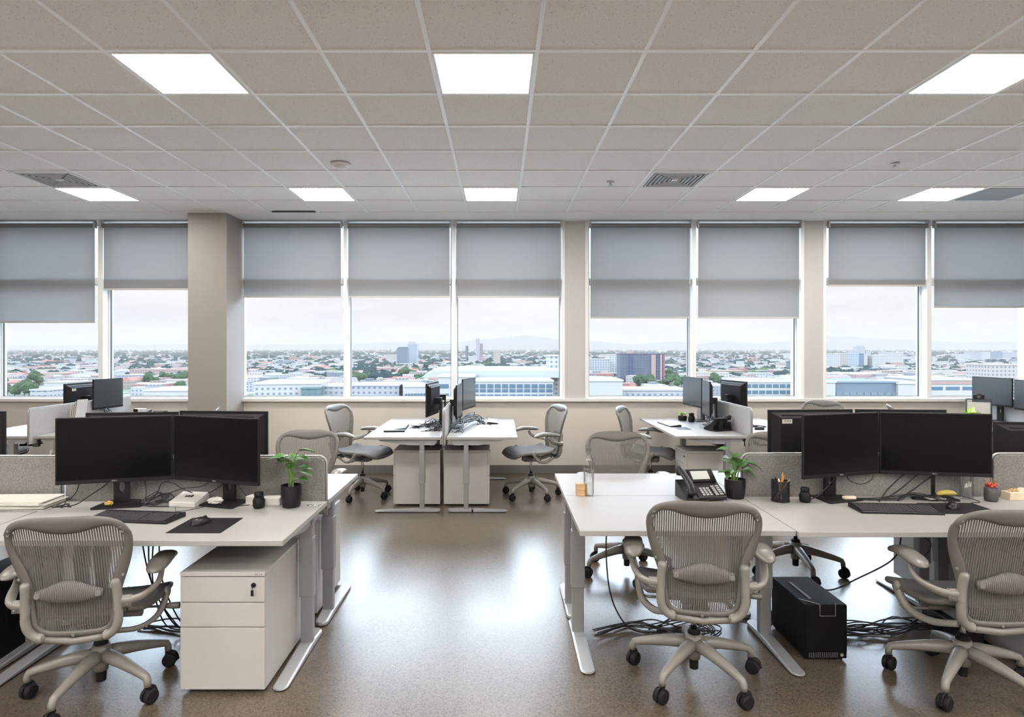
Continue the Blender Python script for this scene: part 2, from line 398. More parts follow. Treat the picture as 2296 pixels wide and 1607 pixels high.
# ------------------------------------------------------------------ roller blinds
def hb(y): return EYE+(CY-y)*8.215/F
blinds = [(-7.78, -6.49, 720, 'in the window beyond the left edge of the photo'), (-6.50, -5.20, 720, 'lowered far, at the left edge of the photo'),
          (-5.105, -3.775, 646, 'raised high in the window just left of the beige column'), (-3.30, -2.03, 663, 'in the window touching the right side of the beige column'),
          (-1.955, -.63, 663, 'in the middle window of the central group of three'), (-.555, .79, 663, 'in the rightmost window of the central group of three'),
          (1.165, 2.46, 710, 'lowered far, above the pink and grey apartment slab'), (2.55, 3.87, 710, 'lowered far, second window right of the left white pier'),
          (4.23, 5.50, 638, 'raised highest, in the window right of the right white pier'), (5.59, 6.94, 686, 'half lowered in the rightmost window seen'),
          (7.20, 8.50, 686, 'in the window beyond the right edge of the photo')]
for i, (a, b, yb, txt) in enumerate(blinds):
    if b < -6.4 or a > 7.1: continue
    cx = (a+b)/2; hw = (b-a)/2
    r = thing('roller_blind', 'sheer blind '+txt, 'roller blind', (cx, 8.215, HC-.05), 0, 'roller blinds on the window wall')
    zt = HC-.045; zb = hb(yb)
    o = MB(); o.lathe([(.026, -hw+.006), (.026, hw-.006)], 20, (0, 0, -.018), 'x'); obj('roller', o, M['roll'], r, smooth=False)
    obj('fabric', MB().box(-hw+.008, hw-.012, .016, .0168, zb-HC+.05, -.018), M['blind'], r)
    obj('hem_bar', MB().box(-hw+.006, hw-.010, .010, .023, zb-HC+.05-.022, zb-HC+.05), M['hem'], r, bevel=.003)
    obj('head_rail', MB().box(-hw, hw, -.02, .03, .032, .044), M['metall'], r)
    for s in (-1, 1): obj('bracket', MB().box(s*hw-.008, s*hw+.008, -.03, .035, -.05, .043), M['metall'], r, bevel=.002)

# ------------------------------------------------------------------ ceiling fittings
def panel(x, z, txt):
    r = thing('ceiling_light', txt, 'ceiling light', (x+.3, z+.3, HC), 0, 'square light panels in the ceiling')
    h = .288; f = MB()
    f.box(-h, h, -h, -h+.014, -.004, .008); f.box(-h, h, h-.014, h, -.004, .008); f.box(-h, -h+.014, -h+.014, h-.014, -.004, .008); f.box(h-.014, h, -h+.014, h-.014, -.004, .008)
    obj('frame', f, M['frame'], r)
    obj('diffuser', MB().box(-h+.014, h-.014, -h+.014, h-.014, -.001, .006), M['lamp'], r)
lights = [(-2.19, 3.54, 'square light panel in the near row, upper left of the photo'), (-.39, 3.54, 'square light panel in the near row, at the top centre'), (2.61, 3.54, 'square light panel in the near row, cut by the right edge'),
          (-4.59, 6.54, 'leftmost small light panel of the far row, beside the left air vent'), (-2.19, 6.54, 'light panel of the far row just right of the column head'), (-.39, 6.54, 'central light panel of the far row'),
          (2.61, 6.54, 'light panel of the far row right of the square louvred vent'), (4.41, 6.54, 'rightmost light panel of the far row, beside the perforated grille')]
for a in lights: panel(*a)
for x in (-6.99, -4.59, -2.19, -.39, 2.61, 4.41, 6.81):  # unseen panels behind the camera, added to brighten the ceiling
    for z in (.54, -.96, -2.46): panel(x, z, 'unseen square light panel behind the camera, added to brighten the ceiling')
for x in (-5.19+.6, 5.01): panel(x, 3.54, 'unseen square light panel in line with the near row, added for room light')  # two more panels out of view at the sides, added for room light
def vent(x, z, txt):
    r = thing('ceiling_vent', txt, 'air vent', (x+.3, z+.3, HC), 0)
    obj('backing', MB().box(-.27, .27, -.27, .27, .002, .007), M['dark'], r)
    f = MB(); h = .288
    for k in range(1):
        f.box(-h, h, -h, -h+.03, -.006, .004); f.box(-h, h, h-.03, h, -.006, .004); f.box(-h, -h+.03, -h+.03, h-.03, -.006, .004); f.box(h-.03, h, -h+.03, h-.03, -.006, .004)
    obj('frame', f, M['frame'], r)
    l = MB()
    for k in range(6):
        q = .245-k*.038; t = .008
        for (x0, x1, y0, y1) in ((-q, q, -q, -q+t), (-q, q, q-t, q), (-q, -q+t, -q, q), (q-t, q, -q, q)):
            l.box(x0, x1, y0, y1, -.006, .001)
    l.box(-.03, .03, -.03, .03, -.006, .001)
    obj('louvres', l, M['frame'], r)
vent(-4.59, 5.94, 'square white louvred air vent beside the far left light panel')
vent(1.41, 5.94, 'square white louvred air vent right of the small sprinkler, above the window group')
r = thing('return_grille', 'grey perforated ceiling grille beside the rightmost far light panel', 'grille', (5.31, 6.84, HC), 0)
obj('frame', MB().box(-.288, .288, -.288, .288, .001, .006), M['frame'], r)
gm = mat('perforated grey metal', (.2, .21, .22), .5)
t = gm.node_tree; b_ = t.nodes['Principled BSDF']; c_ = N(t, 'ShaderNodeTexCoord'); v_ = N(t, 'ShaderNodeTexVoronoi', Scale=55.0); v_.inputs['Randomness'].default_value = 0
L(t, c_.outputs['Object'], v_.inputs[0]); rr = ramp(t, [(.3, (.03, .035, .04)), (.42, (.42, .44, .46))]); L(t, v_.outputs['Distance'], rr.inputs[0]); L(t, rr.outputs[0], b_.inputs['Base Color'])
obj('perforated_plate', MB().box(-.26, .26, -.26, .26, -.004, .001), gm, r)
tag(obj('slot_diffuser', MB().box(-.26, .26, -.02, .02, -.006, .002), M['dark'], loc=(-2.48, 7.70, HC)), 'thin dark air slot in the ceiling just right of the column', 'air vent')
r = thing('smoke_detector', 'round white smoke detector on the ceiling above the window left of centre', 'smoke detector', (-1.42, 5.71, HC))
obj('base', MB().lathe([(.085, 0), (.085, -.012), (.075, -.02)], 32), M['soffit'], r)
obj('sensor_dome', MB().lathe([(.055, -.018), (.052, -.034), (.03, -.042), (.001, -.043)], 24), M['soffit'], r, smooth=True)
sp = thing('sprinkler_head', 'small white sprinkler left of the louvred ceiling vent', 'sprinkler', (1.10, 6.34, HC), 0, 'ceiling sprinklers')
obj('plate', MB().lathe([(.04, 0), (.038, -.008)], 20), M['soffit'], sp)
obj('nozzle', MB().lathe([(.009, 0), (.009, -.022), (.02, -.024), (.02, -.028)], 12), M['chrome'], sp)
dup(sp, (3.53, 5.71, HC), 0, 'small white sprinkler on the ceiling toward the right edge')
# ------------------------------------------------------------------ desks, pedestals, dividers
DH = .745
def desk(name, label, x0, x1, y0, y1, front, legs=(-1, 1), group=None, W=None):
    """front: direction in which the sitter sits: 's','n','e','w'"""
    rz = {'s': 0, 'n': PI, 'e': PI/2, 'w': -PI/2}[front]
    cx, cy_ = (x0+x1)/2, (y0+y1)/2
    w_, d_ = (x1-x0, y1-y0) if front in 'sn' else (y1-y0, x1-x0)
    r = thing(name, label, 'desk', (cx, cy_, 0), rz, group)
    hw, hd = w_/2, d_/2
    obj('tabletop', MB().box(-hw, hw, -hd, hd, DH-.026, DH), M['lam'], r, bevel=.0025)
    f = MB(); f.box(-hw+.09, hw-.09, hd-.30, hd-.25, DH-.075, DH-.028); f.box(-hw+.12, hw-.12, hd-.10, hd-.06, DH-.07, DH-.028)
    obj('frame_rail', f, M['metal'], r, bevel=.003)
    t = MB(); t.prism([(hd-.24, DH-.05), (hd-.24, DH-.13), (hd-.12, DH-.13), (hd-.12, DH-.05), (hd-.125, DH-.05), (hd-.125, DH-.125), (hd-.235, DH-.125), (hd-.235, DH-.05)], -hw+.2, hw-.2, 'x')
    obj('cable_tray', t, M['dark'], r)
    for s in legs:
        X = s*(hw-.055)
        lg = MB(); yc = hd-.19
        lg.box(X-.032, X+.032, yc-.022, yc+.022, .03, .30)
        lc = obj('leg', lg, M['metal'], r, bevel=.004)
        q = MB(); q.box(X-.038, X+.038, yc-.028, yc+.028, .28, .60); q.box(X-.033, X+.033, yc-.023, yc+.023, .58, DH-.06)
        obj('sleeve', q, M['metal'], lc, bevel=.004)
        ft = MB(); US = [0, .003, .010, .022, .036, .07, .15, .3, .5, .7, .85]; n = 20; a, b = -hd+.10, hd-.01; vs = []; L_ = b-a
        pts = []
        es = [0, .002, .006, .012, .020, .029, .038, .08, .16, .25]; ys = [a+q for q in es]+[a+L_*.6]+[b-q for q in es[::-1]]
        for k in range(n+1):
            y = ys[k]; u = (y-a)/L_; e = min(u, 1-u)*L_
            ww = .036*math.sqrt(max(0, 1-(max(0, .036-e)/.036)**2)) if e < .036 else .036
            hh = .016+.022*min(1, u/.75) if u < .75 else .038-.012*((u-.75)/.25)
            pts.append((y, max(ww, .006), hh))
        for y, ww, hh in pts: vs += [(X-ww, y, .008), (X+ww, y, .008), (X+ww, y, hh-.005), (X+ww*.75, y, hh), (X-ww*.75, y, hh), (X-ww, y, hh-.005)]
        fs = [(i*6+k, i*6+(k+1) % 6, (i+1)*6+(k+1) % 6, (i+1)*6+k) for i in range(n) for k in range(6)]+[tuple(range(6))[::-1], tuple(n*6+k for k in range(6))]
        ft.add(vs, fs); obj('foot', ft, M['metall'], lc)
        pd = MB(); pd.lathe([(.024, 0), (.024, .010)], 14, (X, a+.045, 0)); pd.lathe([(.024, 0), (.024, .010)], 14, (X, b-.045, 0)); obj('glide', pd, M['rubber'], lc)
        br = MB(); br.prism([(-hd+.14, DH-.03), (-hd+.16, DH-.045), (yc-.12, DH-.085), (yc+.12, DH-.085), (hd-.04, DH-.055), (hd-.04, DH-.03)], X-.02, X+.02, 'x')
        obj('bracket', br, M['metall'], lc, bevel=.002)
    return r
def pedestal(label, x0, x1, y0, y1, front, h=.57, key=False, group='white drawer pedestals under the desks'):
    rz = {'s': 0, 'n': PI, 'e': PI/2, 'w': -PI/2}[front]
    w_, d_ = (x1-x0, y1-y0) if front in 'sn' else (y1-y0, x1-x0)
    r = thing('drawer_pedestal', label, 'drawer cabinet', ((x0+x1)/2, (y0+y1)/2, 0), rz, group)
    hw, hd = w_/2, d_/2
    obj('body', MB().box(-hw, hw, -hd+.018, hd, .018, h-.022), M['ped'], r, bevel=.002)
    tp = obj('top_panel', MB().box(-hw, hw, -hd, hd, h-.020, h), M['ped'], r, bevel=.002)
    zz = [(.020, h-.26), (h-.256, h-.144), (h-.140, h-.024)]
    for i, (a, b) in enumerate(zz):
        dr = obj('drawer', MB().box(-hw+.001, hw-.001, -hd, -hd+.017, a, b), M['ped'], r, bevel=.0015)
        if i == 2:
            lk = obj('lock', MB().lathe([(.011, -hd-.006), (.011, -hd+.002)], 20, (hw-.052, 0, h-.06), 'y'), M['black'], dr)
            if key:
                k = MB(); k.box(hw-.0545, hw-.0495, -hd-.02, -hd-.006, h-.063, h-.057); k.box(hw-.058, hw-.046, -hd-.021, -hd-.017, h-.105, h-.078); k.cyl((hw-.052, -hd-.019, h-.06), (hw-.052, -hd-.019, h-.08), .0015, 6)
                obj('key', k, M['black'], dr)
    if key:
        mk = MB()
        for j, ww in enumerate((.006, .004, .003, .005)): mk.box(hw-.045+j*.009, hw-.045+j*.009+ww, -hd-.0006, -hd, h-.014, h-.007)
        obj('maker_mark', mk, M['mech'], tp)
    g_ = MB()
    for sx in (-1, 1):
        for sy in (-1, 1): g_.lathe([(.017, 0), (.017, .02)], 12, (sx*(hw-.05), sy*(hd-.06), 0))
    obj('glides', g_, M['rubber'], r)
    return r
def divider(label, a, b, z1, m, z0=.66, t=.028):
    a = Vector((*a, 0)); b = Vector((*b, 0)); d = b-a; Lg = d.length
    r = thing('desk_divider', label, 'desk screen', (a.x, a.y, z0), math.atan2(d.y, d.x), 'fabric desk screens')
    H = z1-z0; rr_ = .045
    def outline(i):
        pts = [(i, i), (Lg-i, i)]
        for cx_, cz_, a0 in ((Lg-i-rr_, H-i-rr_, 0), (i+rr_, H-i-rr_, PI/2)):
            for k in range(7): an = a0+PI/2*k/6; pts.append((cx_+rr_*math.cos(an), cz_+rr_*math.sin(an)))
        return pts
    obj('panel', MB().prism(outline(.006), -t/2, t/2, 'y'), m, r, bevel=.004)
    e = MB(); P = outline(0); P3 = [(x, 0, z) for x, z in P]; e.tube(P3[1:]+[P3[0]], .006, 8)
    obj('edge_trim', e, M['metall'], r, smooth=True)
    for x in (.12, Lg-.12): obj('clamp', MB().box(x-.02, x+.02, -.025, .025, -.03, .04), M['dark'], r)
    return r
# near left bench
g1 = 'desks of the near left bench'
desk('desk', 'white desk nearest on the left, with twin black monitors and a potted plant', -2.475, -.985, 2.905, 3.655, 's', group=g1)
desk('desk', 'white desk at the left edge holding the pile of papers', -3.985, -2.485, 2.905, 3.655, 's', group=g1)
desk('desk', 'white desk behind the near left screen, its corner beside the aisle', -2.475, -.985, 3.70, 4.45, 'n', group=g1)
desk('desk', 'white desk behind the near left screen, mostly hidden at the left edge', -3.985, -2.485, 3.70, 4.45, 'n', group=g1)
divider('grey felt desk screen behind the plant and monitors of the near left desk', (-2.49, 3.678), (-.995, 3.678), 1.0, M['felt'])
divider('grey felt desk screen at the left edge behind the pile of papers', (-3.97, 3.678), (-2.51, 3.678), 1.0, M['felt'])
pedestal('white three drawer pedestal with key in its lock under the near left desk', -1.497, -1.10, 2.995, 3.54, 's', key=True)
pedestal('white drawer pedestal beside the aisle under the second left desk', -1.52, -1.10, 3.86, 4.42, 'n')
# near right bench
g2 = 'desks of the near right bench'
desk('desk', 'short white desk by the aisle holding the water bottle and desk phone', .385, 1.42, 3.06, 3.785, 's', legs=(-1,), group=g2)
desk('desk', 'white desk on the near right with twin black monitors and pen cup', 1.424, 3.20, 3.04, 3.765, 's', group=g2)
desk('desk', 'white desk cut off at the lower right edge of the photo', 3.21, 4.70, 3.04, 3.765, 's', group=g2)
desk('desk', 'short white desk by the aisle with wooden block, behind the bottle', .385, 1.42, 3.79, 4.46, 'n', legs=(1,), group=g2)
desk('desk', 'white desk behind the near right felt screen', 1.424, 2.70, 3.81, 4.56, 'n', legs=(-1, 1), group=g2)
desk('desk', 'white desk behind the felt screen at the right edge', 2.71, 4.40, 3.81, 4.56, 'n', group=g2)
divider('grey felt desk screen behind the pen cup and right twin monitors', (1.434, 3.79), (2.90, 3.79), .996, M['felt'])
divider('grey felt desk screen reaching the right edge behind the wooden box', (2.915, 3.79), (4.38, 3.79), .996, M['felt'])
pedestal('white drawer pedestal at the lower right edge under the near right desk', 2.66, 3.06, 3.12, 3.70, 's')
pedestal('white drawer pedestal under the desk behind the right felt screen', 2.81, 3.20, 4.02, 4.56, 'n')
# centre pair by the window
g3 = 'pair of desks by the window in the middle'
desk('desk', 'left white desk of the middle pair, its end facing the aisle', -1.335, -.575, 6.27, 7.95, 'w', group=g3)
desk('desk', 'right white desk of the middle pair, its end facing the aisle', -.52, .175, 6.27, 7.95, 'e', group=g3)
divider('pale felt screen standing between the two middle desks', (-.547, 6.25), (-.547, 8.05), 1.02, M['feltl'])
pedestal('white pedestal seen from its side under the left middle desk', -1.09, -.61, 6.56, 6.96, 'w')
pedestal('white pedestal seen from its side under the right middle desk', -.572, -.105, 6.56, 6.96, 'e')
# right far pair
g4 = 'pair of desks by the window on the right'
desk('desk', 'far white desk by the window holding the black desk phone, right of the middle pair', 1.75, 2.47, 6.35, 8.0, 'w', group=g4)
desk('desk', 'far white desk beyond the pale screen, partly behind the right twin monitors', 2.53, 3.25, 6.35, 8.0, 'e', group=g4)
divider('pale grey felt screen on the far right pair of desks beside the phone', (2.50, 6.33), (2.50, 8.05), 1.02, M['feltl'])
pedestal('low white pedestal under the far right desk with the phone, behind the green plant', 1.93, 2.41, 6.62, 7.02, 'w', h=.55)
# far right pair
g5 = 'pair of desks by the window at the far right'
desk('desk', 'white desk at the right edge by the window with magazine rack and cluttered papers', 5.25, 5.97, 6.35, 8.0, 'w', group=g5)
desk('desk', 'white desk past the far right screen, beyond the right edge', 6.05, 6.77, 6.35, 8.0, 'e', group=g5)
divider('pale felt screen at the right edge behind the wall of grey monitors', (6.01, 6.33), (6.01, 8.05), 1.02, M['feltl'])
# far left pair
g6 = 'pair of desks by the window on the left'
desk('desk', 'far left white desk by the window, its screen side facing the column', -4.62, -3.90, 6.35, 8.0, 'e', group=g6)
desk('desk', 'far left white desk beyond the pale screen at the left edge', -5.40, -4.68, 6.35, 8.0, 'w', group=g6)
divider('pale grey felt screen of the far left desks, behind the papers', (-4.65, 6.3), (-4.65, 8.05), 1.02, M['feltl'])

# ------------------------------------------------------------------ office chair (faces +Y)
def ysurf(x, z):
    base = interp([(.36, -.235), (.45, -.262), (.60, -.275), (.75, -.305), (.95, -.365)], z)
    return base+.55*x*x*(1 if z > .5 else .8)
OUT = [(0, .942), (.06, .942), (.12, .939), (.175, .928), (.215, .908), (.24, .875), (.25, .835), (.247, .785), (.236, .73), (.218, .67), (.198, .61), (.184, .55), (.176, .49), (.168, .44), (.145, .405), (.10, .393), (0, .390)]
INN = [(0, .862), (.06, .868), (.11, .880), (.155, .890), (.192, .884), (.212, .858), (.217, .825), (.212, .785), (.192, .735), (.168, .675), (.155, .61), (.152, .55), (.148, .49), (.140, .452), (.118, .430), (.08, .422), (0, .420)]
def make_chair():
    r = thing('office_chair', 'x', 'office chair', (0, 0, 0), 0, 'mesh office chairs')
    # star base
    b = MB()
    b.lathe([(.0, .095), (.030, .10), (.034, .13), (.040, .16), (.042, .20), (.036, .222), (.0, .222)], 24, cap=False)
    for k in range(5):
        a = 2*PI*k/5; c, s_ = math.cos(a), math.sin(a)
        P = [(.02, .172), (.08, .170), (.15, .158), (.22, .142), (.272, .128), (.296, .120), (.304, .104), (.305, .080)]
        R = [.034, .031, .027, .0225, .019, .0175, .0165, .0155]
        b.tube([(c*q, s_*q, z) for q, z in P], R, 12, flat=1.0, up=(0, 0, 1))
    obj('star_base', b, M['chairl'], r, smooth=True)
    obj('base_plug', MB().lathe([(.0, .05), (.021, .05), (.022, .10), (0, .10)], 20, cap=False), M['rubber'], r)
    for k in range(5):
        a = 2*PI*k/5; x, y = .305*math.cos(a), .305*math.sin(a); c = MB()
        sw = a+[.9, 2.2, -.4, 1.4, 3.0][k]
        T = Matrix.Translation((x, y, 0)) @ Matrix.Rotation(sw, 4, 'Z'); c.T = T
        for sd in (-1, 1):
            c.lathe([(.001, sd*.026), (.026, sd*.026), (.033, sd*.021), (.034, sd*.012), (.033, sd*.005), (.001, sd*.005)], 24, (0, -.008, .034), 'x', cap=False)
        c.box(-.006, .006, -.02, .012, .034, .075); c.lathe([(.009, .06), (.009, .09)], 12)
        c.tube(spline([(0, -.044, .03), (0, -.034, .062), (0, -.008, .073), (0, .012, .066)], 3), .011, 8, flat=.5)
        obj('caster', c, M['rubber'], r)
    obj('gas_lift', MB().lathe([(.014, .20), (.014, .40)], 20), M['chrome'], r, smooth=True)
    obj('lift_collar', MB().lathe([(.031, .215), (.031, .232), (.024, .242), (.016, .243)], 24), M['rubber'], r)
    # mechanism
    m = MB(); m.box(-.055, .055, -.10, .09, .335, .385); m.tube([(-.17, .03, .375), (.17, .03, .375)], .02, 10)
    m.tube(spline([(0, -.08, .36), (0, -.16, .37), (0, -.225, .395)], 4), [.045]*9, 10, flat=.45, up=(0, 0, 1))
    m.lathe([(.012, 0), (.016, .04), (.016, .07)], 10, (.26, .06, .385), 'x'); m.tube([(.16, .06, .385), (.27, .06, .385)], .006, 8)
    m.tube([(-.16, .0, .375), (-.22, .01, .37), (-.27, .04, .375)], .007, 8)
    obj('tilt_mechanism', m, M['mech'], r, bevel=.006)
    # seat
    def hwid(v): return interp([(0, .19), (.1, .225), (.35, .25), (.75, .255), (.92, .235), (1, .19)], v)
    def seatz(u, v):
        x = (u*2-1); z = .452+.018*x*x-.012*math.sin(PI*v)
        if v > .72: z -= .055*((v-.72)/.28)**2
        if v < .15: z += .02*((.15-v)/.15)
        return z
    sm = MB()
    sm.grid(lambda u, v: ((u*2-1)*hwid(v), -.20+.46*v, seatz(u, v)), 14, 16, lambda u, v: ((u-.5)*.5, v*.46))
    obj('seat', sm, M['seat'], r, smooth=True, solid=.012)
    sf = MB(); loop = []
    for k in range(40):
        t = k/40
        if t < .4: v = t/.4; u = 1
        elif t < .5: v = 1; u = 1-(t-.4)/.1
        elif t < .9: v = 1-(t-.5)/.4; u = 0
        else: v = 0; u = (t-.9)/.1
        loop.append(((u*2-1)*hwid(v), -.20+.46*v, seatz(u, v)-.008))
    loop.append(loop[0]); loop = [Vector(p) for p in loop]
    sf.tube(loop, .014, 8); obj('seat_frame', sf, M['chair'], r, smooth=True)
    for s_ in (-1, 1):
        sw_ = MB(); sw_.tube(spline([(s_*.262, .075, .455), (s_*.262, .05, .41), (s_*.245, -.01, .362), (s_*.20, -.10, .352), (s_*.15, -.20, .385)], 5), [.021, .021, .021, .021, .02, .02, .02, .019, .019, .018, .018, .018, .017, .017, .017, .017, .017, .016, .016, .016, .016], 10, flat=.7)
        sw_.lathe([(.024, -.009), (.024, .009)], 18, (s_*.268, .075, .452), 'x'); obj('swing_arm', sw_, M['chairl'], r, smooth=True)
    # back frame
    nseg = 6; so = spline([(x, 0, z) for x, z in OUT], nseg); si = spline([(x, 0, z) for x, z in INN], nseg)
    full_o = [Vector((-p.x, 0, p.z)) for p in so[::-1]][:-1]+so; full_i = [Vector((-p.x, 0, p.z)) for p in si[::-1]][:-1]+si
    full_o = full_o[:-1]; full_i = full_i[:-1]; n = len(full_o); K = 10; vs = []
    for o_, i_ in zip(full_o, full_i):
        c = (o_+i_)/2; h = (o_-i_)/2
        for k in range(K):
            a = 2*PI*k/K; p = c+h*math.cos(a)
            vs.append((p.x, ysurf(p.x, p.z)+.013*math.sin(a)-(.006 if p.z > .86 else 0), p.z))
    fs = [(i*K+k, ((i+1) % n)*K+k, ((i+1) % n)*K+(k+1) % K, i*K+(k+1) % K) for i in range(n) for k in range(K)]
    bf = MB().add(vs, fs); bfo = obj('back_frame', bf, M['chair'], r, smooth=True)
    scr = MB()
    for x, z in ((.215, .885), (.222, .862), (.205, .66)):
        for s_ in (-1, 1): scr.lathe([(.006, -.004), (.006, .003)], 12, (s_*x, ysurf(x, z)-.014, z), 'y')
    for x, z in ((.0, .404),): scr.lathe([(.007, -.004), (.006, .003)], 12, (x, ysurf(x, z)-.014, z), 'y')
    obj('screws', scr, M['mech'], bfo)
    # mesh back
    zi = sorted([(z, x) for x, z in INN if x > .01])
    side = [(.420, .09), (.436, .126), (.455, .142), (.49, .150), (.55, .154), (.61, .158), (.675, .171), (.735, .196), (.785, .216), (.825, .221), (.858, .216), (.880, .20)]
    def topz(x): return interp([(0, .866), (.06, .872), (.11, .884), (.155, .893), (.20, .890)], abs(x))
    def bx(u, v):
        z = .418+(.885-.418)*v; x = (u*2-1)*interp(side, z)
        if v > .9: z = lerp(.418+(.885-.418)*.9, topz(x), (v-.9)/.1)
        return (x, ysurf(x, z)+.004, z)
    pm_ = MB(); pm_.grid(bx, 20, 30, lambda u, v: (bx(u, v)[0]+1, bx(u, v)[2]))
    obj('mesh_back', pm_, M['pellicle'], r, smooth=True)
    # lumbar pad
    lb = MB(); nn = 24; KK = 14; vs = []
    for i in range(nn+1):
        t = i/nn*2-1; x = t*.132; hz = .019+.030*max(0, math.cos(t*PI/2))**1.3; hy = .014+.010*max(0, math.cos(t*PI/2))
        for k in range(KK):
            a = 2*PI*k/KK; z = .600+hz*math.sin(a)+.006*math.cos(t*PI); vs.append((x, ysurf(x, .60)-.030-hy*math.cos(a)*.9, z))
    fs = [(i*KK+k, i*KK+(k+1) % KK, (i+1)*KK+(k+1) % KK, (i+1)*KK+k) for i in range(nn) for k in range(KK)]+[tuple(range(KK))[::-1], tuple(nn*KK+k for k in range(KK))]
    lb.add(vs, fs); lbo = obj('lumbar_pad', lb, M['ribs'], r, smooth=True)
    kb = MB()
    for s_ in (-1, 1):
        kb.lathe([(.012, -.006), (.013, .0), (.008, .001), (.0075, .006)], 18, (s_*.119, ysurf(.12, .6)-.042, .596), 'y')
    obj('pad_knob', kb, M['mech'], lbo)
    # yoke rails
    yk = MB()
    for s_ in (-1, 1):
        P = [(.176, .645), (.180, .60), (.183, .54), (.184, .49), (.180, .45), (.165, .418), (.140, .398), (.120, .394)]
        yk.tube(spline([(s_*x, ysurf(x, z)-.022, z) for x, z in P], 4), [.012]+[.0195]*27+[.016], 12, flat=1.0, up=(0, 0, 1)) 
        yk.lathe([(.0215, -.008), (.0215, .008), (.018, .012)], 20, (s_*.135, ysurf(.13, .4)-.020, .397), 'y')
    yk.tube([(-.13, ysurf(.13, .4)-.008, .384), (0, ysurf(0, .39)-.008, .372), (.13, ysurf(.13, .4)-.008, .384)], .020, 10, flat=.7)
    obj('back_yoke', yk, M['chairl'], r, smooth=True)
    for s_ in (-1, 1):
        a_ = MB()
        P = spline([(s_*.180, -.262, .540), (s_*.225, -.262, .540), (s_*.262, -.235, .545), (s_*.290, -.17, .558), (s_*.300, -.12, .580), (s_*.300, -.09, .626)], 5)
        m_ = len(P); a_.tube(P, [lerp(.028, .018, i/(m_-1)) for i in range(m_)], 12, flat=.62, up=(0, .3, 1) if False else None)
        a_.lathe([(.028, -.010), (.030, 0), (.028, .008)], 20, (s_*.192, -.268, .540), 'y')
        a_.box(s_*.19, s_*.235, -.277, -.257, .515, .566)
        ao = obj('arm_support', a_, M['chairl'], r, smooth=True, bevel=0)
        bt = MB()
        for z in (.530, .550): bt.lathe([(.005, -.003), (.005, .002)], 10, (s_*.222, -.280, z), 'y')
        obj('bolt', bt, M['mech'], ao)
        pd = MB(); nn = 18; KK = 16; vs = []
        for i in range(nn+1):
            t = i/nn; y = -.215+.30*t; e = math.sqrt(max(.02, 1-abs(t*2-1)**3.2)); hx = .050*e*(1-.15*t); hz = .021*e; zc = .640+.018*math.sin(PI*t*.8)-.018*max(0, t-.7)/.3
            for k in range(KK):
                a = 2*PI*k/KK; sx = math.cos(a); sz = math.sin(a)
                vs.append((s_*(.300-.01*t)+hx*math.copysign(abs(sx)**.8, sx), y, zc+hz*math.copysign(abs(sz)**.8, sz)))
        fs = [(i*KK+k, i*KK+(k+1) % KK, (i+1)*KK+(k+1) % KK, (i+1)*KK+k) for i in range(nn) for k in range(KK)]+[tuple(range(KK))[::-1], tuple(nn*KK+k for k in range(KK))]
        pd.add(vs, fs); obj('armrest_pad', pd, M['armpad'], r, smooth=True)
    return r
UPPER = ('star_base', 'base_plug', 'caster', 'lift_collar')
CH = make_chair(); first = [True]
def place_chair(x, y, face, star, label, dz=0, arm=True):
    """face: heading angle of the sitter's forward direction; star: world angle of one base leg"""
    r = CH if first[0] else dup(CH)
    first[0] = False
    r.location = (x, y, 0); rz = face-PI/2; r.rotation_euler = (0, 0, rz); r['label'] = label
    for c in [q for q in bpy.data.objects if q.parent is r]:
        if c.name.split('.')[0] in UPPER: c.rotation_euler = (0, 0, star-rz); c.location = (0, 0, 0)
        else: c.location = (0, 0, dz)
    return r
R_ = math.radians
CHAIRS = [
 (.955, 3.14, R_(81), R_(10), 'grey mesh chair seen from behind in front of the bottle and phone desk', .012),
 (-1.885, 3.025, R_(99), R_(50), 'grey mesh chair seen from behind at the near left desk', -.025),
 (2.225, 3.07, R_(87), R_(6), 'grey mesh chair seen from behind cut by the right edge', -.006),
 (-1.50, 7.0, R_(-20), R_(40), 'mesh chair in side view left of the middle pair of desks', .05),
 (.345, 7.0, R_(199), R_(12), 'mesh chair in side view right of the middle pair of desks', .05),
 (.92, 4.62, R_(272), R_(200), 'mesh chair facing the camera behind the desk with the water bottle', .03),
 (2.14, 4.62, R_(270), R_(-22), 'mesh chair behind the near right screen, its base seen above the black computer', .03),
 (1.70, 7.2, R_(-26), R_(30), 'mesh chair in side view left of the far right desk with the phone', .01),
 (3.55, 7.35, R_(215), R_(30), 'mesh chair whose pale back top shows above the monitor with the white sticker', .06),
 (4.95, 7.45, R_(-25), R_(30), 'mesh chair whose back top shows left of the magazine rack on the far right', .01),
 (-1.52, 4.80, R_(272), R_(200), 'mesh chair whose back shows behind the plant on the left', .02),
 (-5.78, 7.3, R_(-20), R_(30), 'mesh chair whose pale back top shows at the left edge below the window', .01),
 (-3.52, 7.10, R_(200), R_(30), 'mesh chair whose back top shows just left of the column foot', .01),
]
for a in CHAIRS: place_chair(*a)
